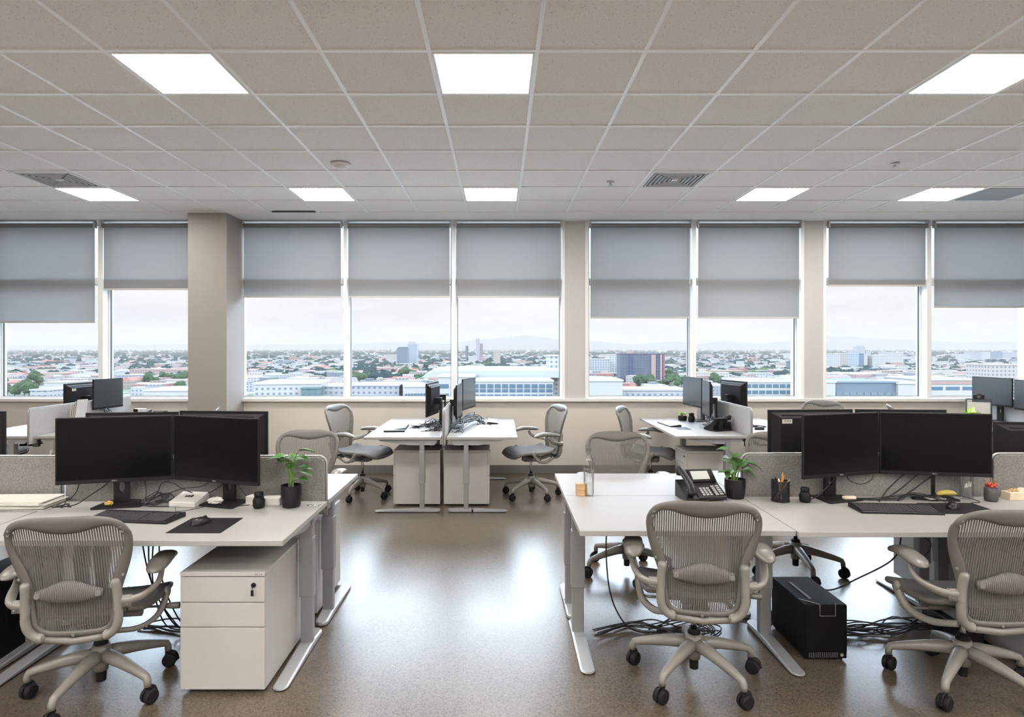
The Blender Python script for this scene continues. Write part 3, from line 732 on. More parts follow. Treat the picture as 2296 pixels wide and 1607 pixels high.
# ------------------------------------------------------------------ monitors
def monitor(label, P0, P1, zb, zt, base=None, sticker=False, marks=True, floor_z=DH, slim=False, stand=True):
    """P0 -> P1: left and right screen edge as its user sees them (x, y)"""
    a = Vector((*P0, 0)); b = Vector((*P1, 0)); d = b-a; W = d.length; H = zt-zb; rz = math.atan2(d.y, d.x)
    mid = (a+b)/2; nrm = Vector((d.y, -d.x, 0)).normalized(); bc = Vector((*base, 0)) if base else mid-nrm*.06
    r = thing('monitor', label, 'computer monitor', (bc.x, bc.y, floor_z), rz, 'desktop monitors')
    inv = Matrix.Rotation(-rz, 4, 'Z'); c = inv @ (mid-bc); z0 = zb-floor_z
    X0, X1 = c.x-W/2, c.x+W/2; Y = c.y
    hb_ = MB(); hb_.box(X0, X1, Y, Y+.016, z0, z0+H); ho = obj('housing', hb_, M['blackm'], r, bevel=.003)
    bk = MB(); q = .05
    bk.add([(X0+.015, Y+.015, z0+.015), (X1-.015, Y+.015, z0+.015), (X1-.015, Y+.015, z0+H-.015), (X0+.015, Y+.015, z0+H-.015),
            (X0+q+.02, Y+.045, z0+q), (X1-q-.02, Y+.045, z0+q), (X1-q-.02, Y+.045, z0+H-q), (X0+q+.02, Y+.045, z0+H-q)],
           [(3, 2, 1, 0), (4, 5, 6, 7), (0, 1, 5, 4), (1, 2, 6, 5), (2, 3, 7, 6), (3, 0, 4, 7)])
    bk.box(c.x-W*.36, c.x+W*.36, Y+.018, Y+.036, z0+H-.042, z0+H-.030)
    obj('back_shell', bk, M['blackm'], r, bevel=.003)
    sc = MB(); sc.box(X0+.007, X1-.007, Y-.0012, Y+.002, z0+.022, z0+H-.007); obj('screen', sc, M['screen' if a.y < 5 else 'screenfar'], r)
    ch = MB(); ch.box(X0+.002, X1-.002, Y-.002, Y+.001, z0+.002, z0+.020); obj('chin', ch, M['blackm'], r, bevel=.001)
    if marks:
        lg = MB(); x = c.x-.016
        for k, (w_, h_) in enumerate(((.007, .007), (.006, .007), (.005, .007), (.006, .007))):
            lg.box(x, x+.0016, Y-.003, Y-.002, z0+.0075, z0+.0145); lg.box(x, x+w_-.001, Y-.003, Y-.002, z0+.0075, z0+.0092)
            if k < 2: lg.box(x+w_-.0022, x+w_-.0008, Y-.003, Y-.002, z0+.009, z0+.0145); lg.box(x, x+w_-.001, Y-.003, Y-.002, z0+.0130, z0+.0145)
            x += w_+.0015
        obj('maker_mark', lg, M['graym'], r)
    if sticker:
        sk = MB(); sx = X1-.142; sk.box(sx, sx+.066, Y+.0448, Y+.0456, z0+H-.085, z0+H-.058)
        so_ = obj('sticker', sk, M['paper'], r); q2 = MB()
        for k, (u, v, w2, h2) in enumerate(((.010, .010, .003, .010), (.016, .009, .008, .002), (.020, .014, .007, .002), (.030, .009, .002, .009), (.034, .013, .006, .002), (.042, .009, .007, .002), (.046, .014, .008, .002), (.008, .019, .045, .0012))):
            q2.box(sx+u, sx+u+w2, Y+.0454, Y+.0460, z0+H-.085+v, z0+H-.085+v+h2)
        obj('scribble', q2, M['black'], so_)
    if stand:
        nz = z0+H*.45; nk = MB(); hw = .040; ny = .035; dy = .016
        # neck with an oval cable hole
        outer = []; inner = []; K = 24; hz0, hz1 = .012, nz; hc = z0*.62+.01
        for k in range(K):
            an = 2*PI*k/K; cx_, sz_ = math.cos(an), math.sin(an); m_ = max(abs(cx_), abs(sz_))
            px_ = hw*cx_/m_; pz_ = sz_/m_
            pz_ = hc+(pz_*(hz1-hc) if pz_ > 0 else pz_*(hc-hz0))
            outer.append((px_, pz_)); inner.append((.017*cx_, hc+.030*sz_))
        vs = [(x, ny, z) for x, z in outer]+[(x, ny, z) for x, z in inner]+[(x, ny+dy, z) for x, z in outer]+[(x, ny+dy, z) for x, z in inner]; fs = []
        for k in range(K):
            j = (k+1) % K; fs += [(k, j, K+j, K+k), (2*K+j, 2*K+k, 3*K+k, 3*K+j), (j, k, 2*K+k, 2*K+j), (K+k, K+j, 3*K+j, 3*K+k)]
        nk.add(vs, fs); obj('stand_neck', nk, M['black'], r)
        ar = MB(); yy0, yy1 = sorted((ny+dy*.5, Y+.04)); ar.box(-.035 if abs(c.x) < .02 else min(-.03, c.x), .035 if abs(c.x) < .02 else max(.03, c.x), yy0-.006, yy1+.012, nz-.04, nz+.03); obj('mount', ar, M['black'], r, bevel=.003)
        bs = MB(); bs.prism([(-.085, .10), (.085, .10), (.125, -.07), (.118, -.085), (-.118, -.085), (-.125, -.07)], 0, .010, 'z'); obj('stand_base', bs, M['blackm'], r, bevel=.003)
    return r
monitor('left large black monitor on the near left desk, above the wrapped sweet', (-2.393, 3.44), (-1.842, 3.60), .88, 1.242, (-2.115, 3.56))
monitor('right large black monitor on the near left desk, beside the small black jar', (-1.836, 3.60), (-1.288, 3.415), .88, 1.242, (-1.545, 3.585))
monitor('left black monitor of the near right pair, above the cream eraser block', (1.695, 3.565), (2.215, 3.735), .886, 1.246, (1.945, 3.70))
monitor('right black monitor of the near right pair, above the yellow wrapper', (2.222, 3.735), (2.793, 3.62), .886, 1.246, (2.525, 3.745))
# those seen from behind across the near screens
monitor('black monitor seen from behind above the screen left of the near left twin monitors', (-3.03, 3.93), (-3.58, 3.98), .87, 1.232, None, floor_z=DH)
monitor('black monitor seen from behind between the near left twin monitors and the seat back', (-1.42, 3.93), (-1.98, 3.97), .87, 1.232)
monitor('black monitor mostly hidden behind the left large monitor of the near left desk', (-1.99, 3.97), (-2.52, 3.90), .87, 1.226)
monitor('black monitor seen from behind with a white written sticker', (2.28, 4.14), (1.717, 4.10), .87, 1.225, None, sticker=True)
monitor('black monitor hidden behind the right twin monitors, back to the camera', (2.86, 4.10), (2.30, 4.14), .87, 1.225)
monitor('black monitor back at the right edge, lower than the twin monitors', (3.66, 3.96), (3.10, 4.02), .80, 1.158)
# centre pair
monitor('monitor seen edge-on on the left middle desk, nearer the camera', (-.72, 7.42), (-.80, 6.90), .87, 1.235, (-.70, 7.16))
monitor('monitor farther back on the left middle desk, beside the pale screen', (-.80, 7.92), (-.74, 7.44), .87, 1.235, (-.70, 7.69))
monitor('monitor seen edge-on on the right middle desk, nearer the camera', (-.45, 6.76), (-.425, 7.32), .86, 1.225, (-.49, 7.05))
monitor('monitor on the right middle desk with its grey-blue screen facing the camera', (-.42, 7.34), (-.295, 7.87), .90, 1.262, (-.42, 7.64))
# far right pair
monitor('grey-blue monitor on the far desk with the phone, farther from the camera', (2.285, 7.97), (2.345, 7.42), .92, 1.27, (2.40, 7.68))
monitor('monitor on the far desk with the phone, nearer and turned away', (2.345, 7.40), (2.275, 6.92), .86, 1.255, (2.38, 7.16))
monitor('monitor seen from behind above the pale screen of the far right pair', (2.76, 7.11), (2.66, 7.65), .90, 1.245, (2.66, 7.36))
# far right edge
monitor('left grey monitor at the right edge in front of the window', (5.84, 7.90), (5.88, 7.33), .935, 1.272, (5.93, 7.62), marks=False)
monitor('right grey monitor cut by the right edge in front of the window', (5.885, 7.31), (5.84, 6.78), .92, 1.262, (5.93, 7.04), marks=False)
# far left
monitor('far left monitor seen from behind with a small white sticker', (-4.78, 7.56), (-4.80, 7.03), .90, 1.225, (-4.74, 7.30), sticker=True)
monitor('far left monitor with blue-grey screen standing beside the papers', (-4.60, 7.24), (-4.53, 7.69), .918, 1.262, (-4.605, 7.46), marks=False)

# ------------------------------------------------------------------ keyboards, mice, pads
def keyboard(label, x, y, rz, w_=.44, d_=.135, z=DH, pale=False):
    r = thing('keyboard', label, 'keyboard', (x, y, z), rz, 'desktop keyboards')
    b = MB(); b.prism([(-d_/2, 0), (d_/2, 0), (d_/2, .022), (d_/2-.02, .024), (-d_/2, .012)], -w_/2, w_/2, 'x'); obj('case', b, M['black'], r, bevel=.003)
    k = MB(); T = Matrix.Translation((0, 0, .0175)) @ Matrix.Rotation(math.atan2(.012, d_-.02), 4, 'X'); k.T = T
    cols_ = int((w_-.02)/.0192)
    for j in range(6):
        x = -w_/2+.01; yj = -d_/2+.016+j*.0192
        i = 0
        while i < cols_:
            sp_ = 1
            if j == 0 and i == 4: sp_ = 5
            if int((w_-.02)/.0192*.68) == i or (j == 5 and i in (1, 6)): x += .006
            k.box(x, x+.0192*sp_-.003, yj-.008, yj+.008, .0, .005); x += .0192*sp_; i += sp_
            if x > w_/2-.02: break
    obj('keys', k, M['graym' if pale else 'key'], r, bevel=0)
    return r
def mouse(label, x, y, rz, z=DH, s=1):
    r = thing('mouse', label, 'computer mouse', (x, y, z), rz, 'computer mice')
    m = MB()
    def fn(u, v):
        yy = -.055+.11*v; e = math.sqrt(max(0, 1-(2*v-1)**2)); ww = .032*(e**.6); a = PI*u
        h = .038*(e**.7)*(1-.25*v)
        return (ww*math.cos(a)*s, yy*s, max(0, h*math.sin(a)**.8)*s+.001)
    m.grid(fn, 14, 14); obj('shell', m, M['black'], r, smooth=True)
    obj('scroll_wheel', MB().lathe([(.008, -.004), (.008, .004)], 14, (0, .030*s, .026*s), 'x'), M['rubber'], r)
    return r
def mat_pad(label, x0, x1, y0, y1, rz=0, z=DH):
    cx_, cy_ = (x0+x1)/2, (y0+y1)/2; hw, hd = (x1-x0)/2, (y1-y0)/2
    o = obj('mouse_pad', MB().box(-hw, hw, -hd, hd, 0, .003), M['blackm'], loc=(cx_, cy_, z), rot=(0, 0, rz), bevel=.001)
    return tag(o, label, 'mouse pad', 'mouse pads')
keyboard('black keyboard on the near left desk', -1.86, 3.275, R_(-7), .44, .16)
mat_pad('black mouse pad on the near left desk', -1.578, -1.318, 3.02, 3.285)
mouse('black mouse on the near left mouse pad', -1.485, 3.175, R_(-20), DH+.003)
keyboard('black keyboard on the near right desk', 2.13, 3.44, R_(-5), .42, .16)
mat_pad('black mouse pad on the near right desk, partly behind the right chair', 2.35, 2.66, 3.37, 3.60)
mouse('black mouse on the near right mouse pad', 2.475, 3.49, R_(-35), DH+.003)
keyboard('pale keyboard on the left middle desk', -1.07, 6.98, R_(-88), .42, .12, pale=True)
tag(obj('wrist_rest', MB().box(-.11, .11, -.035, .035, 0, .018), M['black'], loc=(-1.10, 6.68, DH), rot=(0, 0, R_(5)), bevel=.008), 'black wrist rest beside the pale keyboard on the left middle desk', 'wrist rest')
keyboard('pale keyboard on the right middle desk', -.08, 7.55, R_(90), .42, .13, pale=True)
keyboard('pale keyboard on the far desk with the phone', 1.93, 7.28, R_(-84), .42, .13, pale=True)
mat_pad('black mat beside the pale keyboard on the far desk with the phone', 1.92, 2.06, 6.85, 7.06)
keyboard('pale keyboard beyond the pale screen of the far right pair', 2.86, 7.25, R_(95), .42, .13, pale=True)
mouse('dark mouse beyond the pale screen of the far right pair', 2.79, 6.86, R_(90))
keyboard('pale keyboard on the white desk at the right edge', 5.55, 7.2, R_(-84), .42, .13, pale=True)

# ------------------------------------------------------------------ plants
def leaf(mb, base, tip, width, droop, roll=0):
    b = Vector(base); t = Vector(tip); d = t-b; Lg = d.length; d.normalize()
    s_ = d.cross(Vector((0, 0, 1)))
    s_ = s_.normalized() if s_.length > .05 else Vector((1, 0, 0))
    s_ = Matrix.Rotation(roll, 3, d) @ s_; n_ = s_.cross(d).normalized(); nu, nv = 6, 12
    def fn(u, v):
        w_ = width*.62*(math.sin(PI*min(1, v**.72))**.85)*(1.12-.25*v); q = (u*2-1)
        p = b+d*(Lg*v)+s_*(w_*q)+n_*(-abs(q)*w_*-.35); p.z -= droop*v*v*Lg
        return p
    mb.grid(fn, nu, nv)
def potted(label, loc, pot, leaves, blooms=None, green='leaf'):
    r = thing('potted_plant', label, 'plant', loc, 0); R0, H0 = pot
    obj('pot', MB().lathe([(.001, 0), (R0*.80, 0), (R0*.88, .006), (R0, H0*.55), (R0, H0), (R0*.90, H0), (R0*.90, H0*.8)], 32, cap=False), M['black'], r, smooth=False)
    obj('soil', MB().lathe([(.001, H0*.86), (R0*.5, H0*.88), (R0*.91, H0*.84)], 20, cap=False), M['soil'], r)
    st_ = MB(); lf = MB(); rng = random.Random(3)
    for (dx, dy, dz, tx, ty, tz, w_, dr) in leaves:
        a = Vector((rng.uniform(-.3, .3)*R0, rng.uniform(-.3, .3)*R0, H0*.85)); e = Vector((dx, dy, dz))
        mid = a.lerp(e, .5)+Vector((-dx*.18, -dy*.18, .02)); P = spline([a, mid, e], 6)
        st_.tube(P, [lerp(.0034, .0018, i/(len(P)-1)) for i in range(len(P))], 6)
        leaf(lf, e, (tx, ty, tz), w_, dr, rng.uniform(-.3, .3))
    obj('stems', st_, M['stem'], r, smooth=True); obj('leaves', lf, M[green], r, smooth=True)
    return r
k1 = 3.53/F   # metres per pixel at the left plant
def lv(px, py, qx, qy, w_, dr=.2, dy=0, ex=0, c=(653, 1138), k=k1):
    return ((px-c[0])*k, dy, (c[1]-py)*k, (qx-c[0])*k, dy+ex, (c[1]-qy)*k, w_, dr)
potted('green leafy plant in a black pot on the near left desk', (-1.150, 3.53, DH), (.056, .120), [
    lv(668, 1014, 711, 1006, .05, .35, .0, .02), lv(640, 1028, 592, 1022, .055, .35, -.01, .02), lv(632, 1032, 612, 1038, .045, .2, .03, .06), lv(638, 1030, 660, 1018, .04, .2, -.02, -.06),
    lv(662, 1028, 695, 1026, .05, .3, .0, -.02), lv(660, 1036, 690, 1030, .04, .2, .04, .03), lv(668, 1052, 703, 1048, .045, .15, -.01, .0), lv(668, 1060, 706, 1060, .05, .2, .0, -.04),
    lv(672, 1074, 697, 1078, .042, .1, -.02, .0), lv(650, 1040, 640, 1022, .045, .1, .05, .05), lv(655, 1050, 662, 1030, .04, .1, -.04, -.04), lv(645, 1040, 618, 1030, .045, .3, .02, -.05), lv(660, 1060, 676, 1046, .035, .1, .03, .05)])
k2 = 3.80/F; cc = (1640, 1112)
potted('green leafy plant in a black pot beside the desk phone', (1.376, 3.735, DH), (.059, .112), [
    lv(1628, 1010, 1600, 998, .06, .3, .0, .02, cc, k2), lv(1632, 1030, 1608, 1018, .055, .1, -.01, -.03, cc, k2), lv(1640, 1024, 1660, 1012, .06, .15, .0, .02, cc, k2), lv(1636, 1044, 1614, 1028, .055, .1, .03, .03, cc, k2),
    lv(1662, 1034, 1700, 1036, .05, .45, -.01, -.02, cc, k2), lv(1662, 1050, 1686, 1062, .045, .3, .0, -.03, cc, k2), lv(1656, 1046, 1672, 1024, .055, .1, .02, .02, cc, k2), lv(1622, 1056, 1596, 1050, .05, .15, -.02, -.02, cc, k2),
    lv(1628, 1048, 1612, 1060, .045, .2, -.03, -.05, cc, k2), lv(1646, 1046, 1650, 1022, .05, .0, .04, .04, cc, k2), lv(1640, 1034, 1630, 1016, .05, .1, -.04, -.03, cc, k2), lv(1650, 1052, 1664, 1040, .045, .1, -.03, -.05, cc, k2)])
sm_leaves = [(.03*math.cos(a), .03*math.sin(a), .07, .07*math.cos(a), .07*math.sin(a), .10+.02*math.sin(3*a), .04, .3) for a in [i*.9 for i in range(7)]]
potted('tiny succulent in a low black pot on the far desk with the phone', (2.21, 7.72, DH), (.055, .055), sm_leaves, green='lime')
potted('small bright green plant at the foot of the magazine rack on the far right', (5.50, 7.45, DH), (.05, .06), [(a_*1.2, b_*1.2, c_*1.3, d_*1.5, e_*1.5, f_*1.4, .09, .3) for (a_, b_, c_, d_, e_, f_, g_, h_) in sm_leaves]+[(0, 0, .12, .03, 0, .19, .09, .1)], green='lime')

# ------------------------------------------------------------------ small things on desks
def jar(label, x, y, s=1, z=DH):
    r = thing('lidded_jar', label, 'jar', (x, y, z), 0, 'small black jars')
    obj('body', MB().lathe([(.001, 0), (.024*s, 0), (.030*s, .012*s), (.031*s, .04*s), (.024*s, .056*s), (.018*s, .060*s)], 24, cap=False), M['blackm'], r, smooth=True)
    obj('lid', MB().lathe([(.001, .058*s), (.022*s, .060*s), (.024*s, .070*s), (.022*s, .082*s), (.001, .083*s)], 24, cap=False), M['blackm'], r, smooth=True)
jar('small black jar with wide lid beside the near left plant', -1.318, 3.50, 1.05)
jar('small black jar right of the pen cup on the near right desk', 1.735, 3.63, 1.02)
jar('small black jar by the tiny succulent on the far right desk', 2.27, 7.56, 1.3)
# pen cup
r = thing('pen_cup', 'black wire mesh pen cup on the near right desk', 'pen holder', (1.606, 3.655, DH))
obj('mesh_wall', MB().lathe([(.049, .002), (.049, .115)], 32, cap=False), M['wire'], r, smooth=True)
q = MB(); 
for z_ in (.004, .115): q.tube([(.049*math.cos(a*PI/16), .049*math.sin(a*PI/16), z_) for a in range(33)], .0026, 6)
obj('rim', q, M['black'], r); obj('floor_plate', MB().lathe([(.001, .001), (.048, .001), (.048, .004), (.001, .004)], 24, cap=False), M['black'], r)
rng = random.Random(5)
pens = [('pencil', 'orange', .165), ('pencil', 'orange', .15), ('marker', 'woodl', .135), ('pen', 'black', .15), ('pen', 'black', .14), ('pen', 'black', .145), ('pencil', 'yellow', .13), ('pen', 'blackm', .155), ('pencil', 'wood', .15), ('pen', 'black', .14)]
names = ['orange pencil standing tallest in the wire pen cup', 'orange pencil leaning right in the wire pen cup', 'thick cream marker in the wire pen cup', 'black pen leaning far left in the wire pen cup', 'black pen leaning right in the wire pen cup', 'black pen in the middle of the wire pen cup', 'yellow pencil low in the wire pen cup', 'dark twisted pen leaning left in the wire pen cup', 'brown pencil at the right rim of the wire pen cup', 'short black pen at the back of the wire pen cup']
for i, (nm, mm, Lg) in enumerate(pens):
    tx = [.012, .030, -.020, -.058, .052, .018, -.005, -.045, .060, .034][i]; ty = [-.01, .01, -.02, .0, .0, .02, -.035, -.02, -.01, .03][i]
    bx_ = -tx*.5; by_ = -ty*.5; rr = .006 if nm == 'marker' else .0036
    a = Vector((bx_, by_, .008)); b = Vector((tx*.85, ty*.85, 0)); hh = math.sqrt(max(.01, Lg**2-(b.x-a.x)**2-(b.y-a.y)**2)); b.z = hh
    m_ = MB(); m_.tube([a, a.lerp(b, .92), b], [rr, rr, rr*.5], 8)
    tag(obj(nm, m_, M[mm], loc=(1.606, 3.655, DH+.002)), names[i], nm, 'pens and pencils in the wire cup')
# water bottle
r = thing('water_bottle', 'clear plastic water bottle on the aisle corner desk', 'bottle', (.530, 3.795, DH))
pr = [(.001, 0), (.026, .0), (.031, .008), (.031, .06), (.0295, .065), (.031, .07), (.031, .11), (.0295, .115), (.031, .12), (.031, .185), (.027, .215), (.014, .245), (.0135, .262)]
obj('bottle_body', MB().lathe(pr, 32, cap=False), M['glass'], r, smooth=True)
obj('water', MB().lathe([(.001, .004), (.025, .004), (.0295, .012), (.0295, .158), (.001, .158)], 24, cap=False), glassmat('still water', (.985, .99, .99), .03), r, smooth=True)
obj('cap', MB().lathe([(.001, .286), (.015, .285), (.0155, .262), (.0155, .258), (.017, .257), (.017, .252), (.014, .252)][::-1], 24, cap=False), glassmat('clear cap plastic', (.86, .88, .90), .12), r)
for k in range(2):
    o = obj('wooden_block', MB().box(-.033, .033, -.022, .022, 0, .035), M['wood'], loc=(.487, 3.80, DH+.0355*k), bevel=.002)
    tag(o, ('lower', 'upper')[k]+' of two stacked pale wooden blocks beside the bottle', 'wooden block', 'stacked wooden blocks')
# desk phone
def phone(label, x, y, rz, s=1, z=DH):
    r = thing('desk_phone', label, 'telephone', (x, y, z), rz, 'black desk phones')
    b = MB(); b.T = Matrix.Scale(s, 4)
    b.prism([(-.10, .006), (-.10, .028), (.02, .085), (.095, .150), (.105, .146), (.055, .03), (.07, .006)], -.05, .125, 'x'); obj('base', b, M['black'], r, bevel=.005)
    tilt = math.atan2(.057, .12)
    def onface(x, t, h):   # t: distance up the face
        yy = -.10+t*math.cos(tilt); zz = .028+t*math.sin(tilt); return Vector((x, yy-h*math.sin(tilt), zz+h*math.cos(tilt)))
    b = MB(); b.T = Matrix.Scale(s, 4) @ Matrix.Translation(onface(0, 0, 0)) @ Matrix.Rotation(tilt, 4, 'X')
    for i in range(4):
        for j in range(3): b.box(-.015+j*.022, .0+j*.022, .012+i*.019, .024+i*.019, 0, .004)
    for i in range(5): b.box(.062, .080, .012+i*.018, .024+i*.018, 0, .004); b.box(.090, .110, .016+i*.018, .026+i*.018, 0, .004)
    obj('keypad', b, M['graym'], r, bevel=0)
    t2 = math.atan2(.065, .075); b = MB(); b.T = Matrix.Scale(s, 4) @ Matrix.Translation((0, .02, .085)) @ Matrix.Rotation(t2, 4, 'X')
    b.box(-.035, .115, .002, .092, 0, .006); obj('display_frame', b, M['blackm'], r, bevel=.002)
    b = MB(); b.T = Matrix.Scale(s, 4) @ Matrix.Translation((0, .02, .085)) @ Matrix.Rotation(t2, 4, 'X'); b.box(-.022, .085, .018, .078, .006, .0075); obj('display', b, M['lcd'], r)
    b = MB(); b.T = Matrix.Scale(s, 4); b.prism([(-.105, .004), (-.105, .022), (.03, .085), (.06, .10), (.06, .004)], -.122, -.045, 'x'); obj('cradle', b, M['black'], r, bevel=.004)
    b = MB(); b.T = Matrix.Scale(s, 4)
    P = spline([(-.085, -.110, .045), (-.085, -.085, .080), (-.085, -.02, .118), (-.085, .05, .150), (-.085, .085, .158)], 5); n_ = len(P)
    b.tube(P, [lerp(.030, .021, math.sin(PI*i/(n_-1))) if 0 < i < n_-1 else .022 for i in range(n_)], 12, flat=.62, up=(0, 0, 1))
    b.lathe([(.022, -.018), (.027, .006), (.024, .012)], 16, (-.085, -.088, .058)); b.lathe([(.022, -.018), (.027, .006), (.024, .012)], 16, (-.085, .068, .140))
    obj('handset', b, M['black'], r, smooth=True)
    b = MB(); b.T = Matrix.Scale(s, 4)
    P = [(-.085+.012*math.cos(t*2.2)-.0*t, -.11-.0006*t+.006*math.sin(t*.2), .012+.011*math.sin(t*2.2)) if False else (-.10+.10*(t/60)+.007*math.cos(t*1.4), -.118-.02*math.sin(PI*t/60), .010+.007*math.sin(t*1.4)) for t in range(61)]
    b.tube(P, .0022, 6); obj('coiled_cord', b, M['cable'], r, smooth=True)
    b = MB(); b.T = Matrix.Scale(s, 4); b.box(-.10, .11, .055, .10, .0, .012); b.prism([(.05, .004), (.10, .004), (.10, .115), (.085, .12)], .02, .07, 'x'); obj('stand', b, M['blackm'], r, bevel=.003)
    return r
phone('large black desk phone beside the green plant on the near right bench', 1.165, 3.735, R_(8), 1.0)
phone('black desk phone on the far right desk beside the pale screen', 2.33, 6.80, R_(200), .95)
phone('small desk phone on the far left desk in front of the window sill', -4.02, 7.45, R_(10), .9)
# papers
r = thing('paper_stack', 'thick pile of white papers at the left edge of the near left desks', 'papers', (-2.70, 3.52, DH), R_(2))
rng = random.Random(2)
for i in range(9):
    z = i*.0052; dx, dy, a = rng.uniform(-.012, .012), rng.uniform(-.01, .01), rng.uniform(-.05, .05)
    obj('sheaf', MB().box(-.24, .24, -.10, .10, 0, .005), M['paper'], r, loc=(dx, dy, z), rot=(0, 0, a), bevel=.001)
def boxy(name, label, cat, x, y, z, w_, d_, h_, m, rz=0, bv=.006, **k):
    return tag(obj(name, MB().box(-w_/2, w_/2, -d_/2, d_/2, 0, h_), m, loc=(x, y, z), rot=(0, 0, rz), bevel=bv, **k), label, cat)
r = thing('router', 'white wedge shaped box with small dark buttons, lying between the near left monitors', 'router', (-1.735, 3.575, DH), R_(-8))
b = MB(); b.prism([(-.07, 0), (.07, 0), (.07, .055), (.055, .060), (-.07, .030)], -.078, .078, 'x'); obj('case', b, M['plasticw'], r, bevel=.006)
b = MB(); b.T = Matrix.Translation((0, 0, .046)) @ Matrix.Rotation(.235, 4, 'X')
for i in range(3): b.box(-.02+i*.016, -.010+i*.016, -.01, .002+i*.004, 0, .004)
obj('buttons', b, M['black'], r)
def crumple(name, label, cat, x, y, z, sx, sy, sz, m, seed=1):
    rg = random.Random(seed); mb = MB(); mb.ball((0, 0, sz), sx, sy, sz, 18, 12, .16, rg); 
    return tag(obj(name, mb, m, loc=(x, y, z)), label, cat)
crumple('tissue', 'crumpled white tissue on the right monitor base of the near left desk', 'tissue', -1.575, 3.545, DH+.011, .042, .03, .018, M['paper'], 4)
wr = crumple('sweet_wrapper', 'small yellow and red sweet wrapper on the left monitor base of the near left desk', 'wrapper', -2.145, 3.51, DH+.011, .024, .018, .012, M['yellow'], 6)
rd = MB(); rd.ball((.006, -.012, .016), .009, .006, .005, 8, 6); rd.ball((-.01, -.004, .02), .008, .007, .005, 8, 6); obj('red_print', rd, M['red'], wr)
boxy('tissue_pack', 'low white packet behind the small black jar on the near left desk', 'packet', -1.27, 3.57, DH, .10, .07, .045, M['paper'], .1)
boxy('paper_box', 'small white open packet left of the small black jar', 'packet', -1.375, 3.58, DH, .07, .06, .05, M['paper'], -.3)
b = MB(); b.tube(spline([(-.04, 0, .003), (-.02, -.012, .003), (.02, -.012, .003), (.04, 0, .003), (.02, .010, .003), (-.02, .010, .003), (-.035, -.004, .003)], 5), .0018, 6)
tag(obj('wire_clip', b, M['chrome'], loc=(-1.03, 3.55, DH)), 'thin silver wire clip right of the near left plant pot', 'paper clip')
boxy('eraser', 'cream rounded block on the left monitor base of the near right desk', 'eraser', 2.00, 3.655, DH+.011, .072, .03, .018, M['woodl'], .05)
b = MB(); P = spline([(-.055, .0, .02), (-.02, -.006, .030), (.03, -.004, .028), (.06, .008, .016)], 5); b.tube(P, [.010+.010*math.sin(PI*i/(len(P)-1)) for i in range(len(P))], 10, flat=.8, up=(0, 0, 1))
tag(obj('banana', b, M['yellow'], loc=(2.58, 3.695, DH+.011), smooth=True), 'yellow banana-like packet on the right monitor base of the near right desk', 'snack')
boxy('note_sheet', 'small pale paper slip under the yellow snack packet', 'paper', 2.50, 3.67, DH+.011, .10, .05, .003, M['paper'], .1, bv=0)
r = thing('glass_vase', 'tall clear glass vase behind the right twin monitor', 'vase', (2.715, 3.715, DH))
obj('vase_wall', MB().lathe([(.001, 0), (.032, 0), (.034, .01), (.033, .16), (.031, .16), (.031, .012), (.001, .010)], 28, cap=False), M['glass'], r, smooth=True)
obj('water', MB().lathe([(.001, .011), (.0305, .012), (.0305, .042), (.001, .042)], 20, cap=False), glassmat('vase water', (.88, .91, .91), .05), r, smooth=True)
r = thing('flower_cup', 'small dark grey cup with red dried flowers on the right', 'cup', (2.815, 3.66, DH))
obj('cup', MB().lathe([(.001, 0), (.030, 0), (.035, .012), (.035, .072), (.032, .076), (.032, .05), (.001, .05)], 24, cap=False), mat('dark grey stoneware', (.07, .07, .07), .5), r, smooth=True)
b = MB(); rg = random.Random(8)
for i in range(9): a = i*.7; b.ball((.018*math.cos(a), .018*math.sin(a), .085+.006*(i % 3)), .011, .011, .008, 8, 5, .2, rg)
obj('flowers', b, M['red'], r); b = MB()
for i in range(5): b.tube([(0, 0, .06), (.02*math.cos(i*2.)-.01, .02*math.sin(i*2.), .118+.004*i)], .0015, 5)
obj('twigs', b, M['orange'], r)
r = thing('wooden_tray', 'cream wooden box with dried bits at the right edge of the near right desk', 'box', (2.985, 3.70, DH))
b = MB(); b.prism([(-.06, 0), (.085, 0), (.078, .06), (.05, .062), (.02, .045), (-.055, .045)], -.035, .035, 'y'); obj('body', b, M['woodl'], r, bevel=.003)
b = MB(); rg = random.Random(9)
for i in range(5): b.ball((-.035+i*.012, -.0, .052+.004*(i % 2)), .009, .009, .007, 8, 5, .25, rg)
obj('dried_bits', b, M['wood'], r)
# far left papers, bag, cabinet
r = thing('paper_sheaf', 'tall white sheaf of papers leaning at the far left pale screen', 'papers', (-4.50, 6.85, DH), R_(-78))
for i in range(4): obj('sheet', MB().box(-.13, .13, -.002, .002, 0, .325-.012*i), M['paper'], r, loc=(.006*i, -.012*i-.01, 0), rot=(R_(-6), R_(2*i-3), 0))
r = thing('document_bag', 'black folded bag with papers on the far left desk', 'bag', (-4.36, 6.62, DH), R_(12))
b = MB(); b.grid(lambda u, v: (-.16+.32*u, -.11+.22*v, .015+.045*math.sin(PI*u)**.5*math.sin(PI*v)**.5+.006*math.sin(9*u+4*v)), 14, 12); b.box(-.15, .15, -.10, .10, 0, .02)
obj('folded_body', b, M['blackm'], r, smooth=True)
obj('sheet', MB().box(-.06, .10, -.08, .06, .058, .061), M['graym'], r, rot=(0, 0, .3))
r = thing('label_printer', 'white box with dark display below the far left desk', 'printer', (-4.28, 6.62, 0), 0)
obj('cabinet', MB().box(-.24, .24, -.26, .26, 0, .40), M['ped'], r, bevel=.004)
obj('case', MB().box(-.22, .10, -.24, .1, .402, .60), M['plasticw'], r, bevel=.012)
obj('display', MB().box(-.19, .02, -.243, -.238, .44, .57), M['screen'], r)
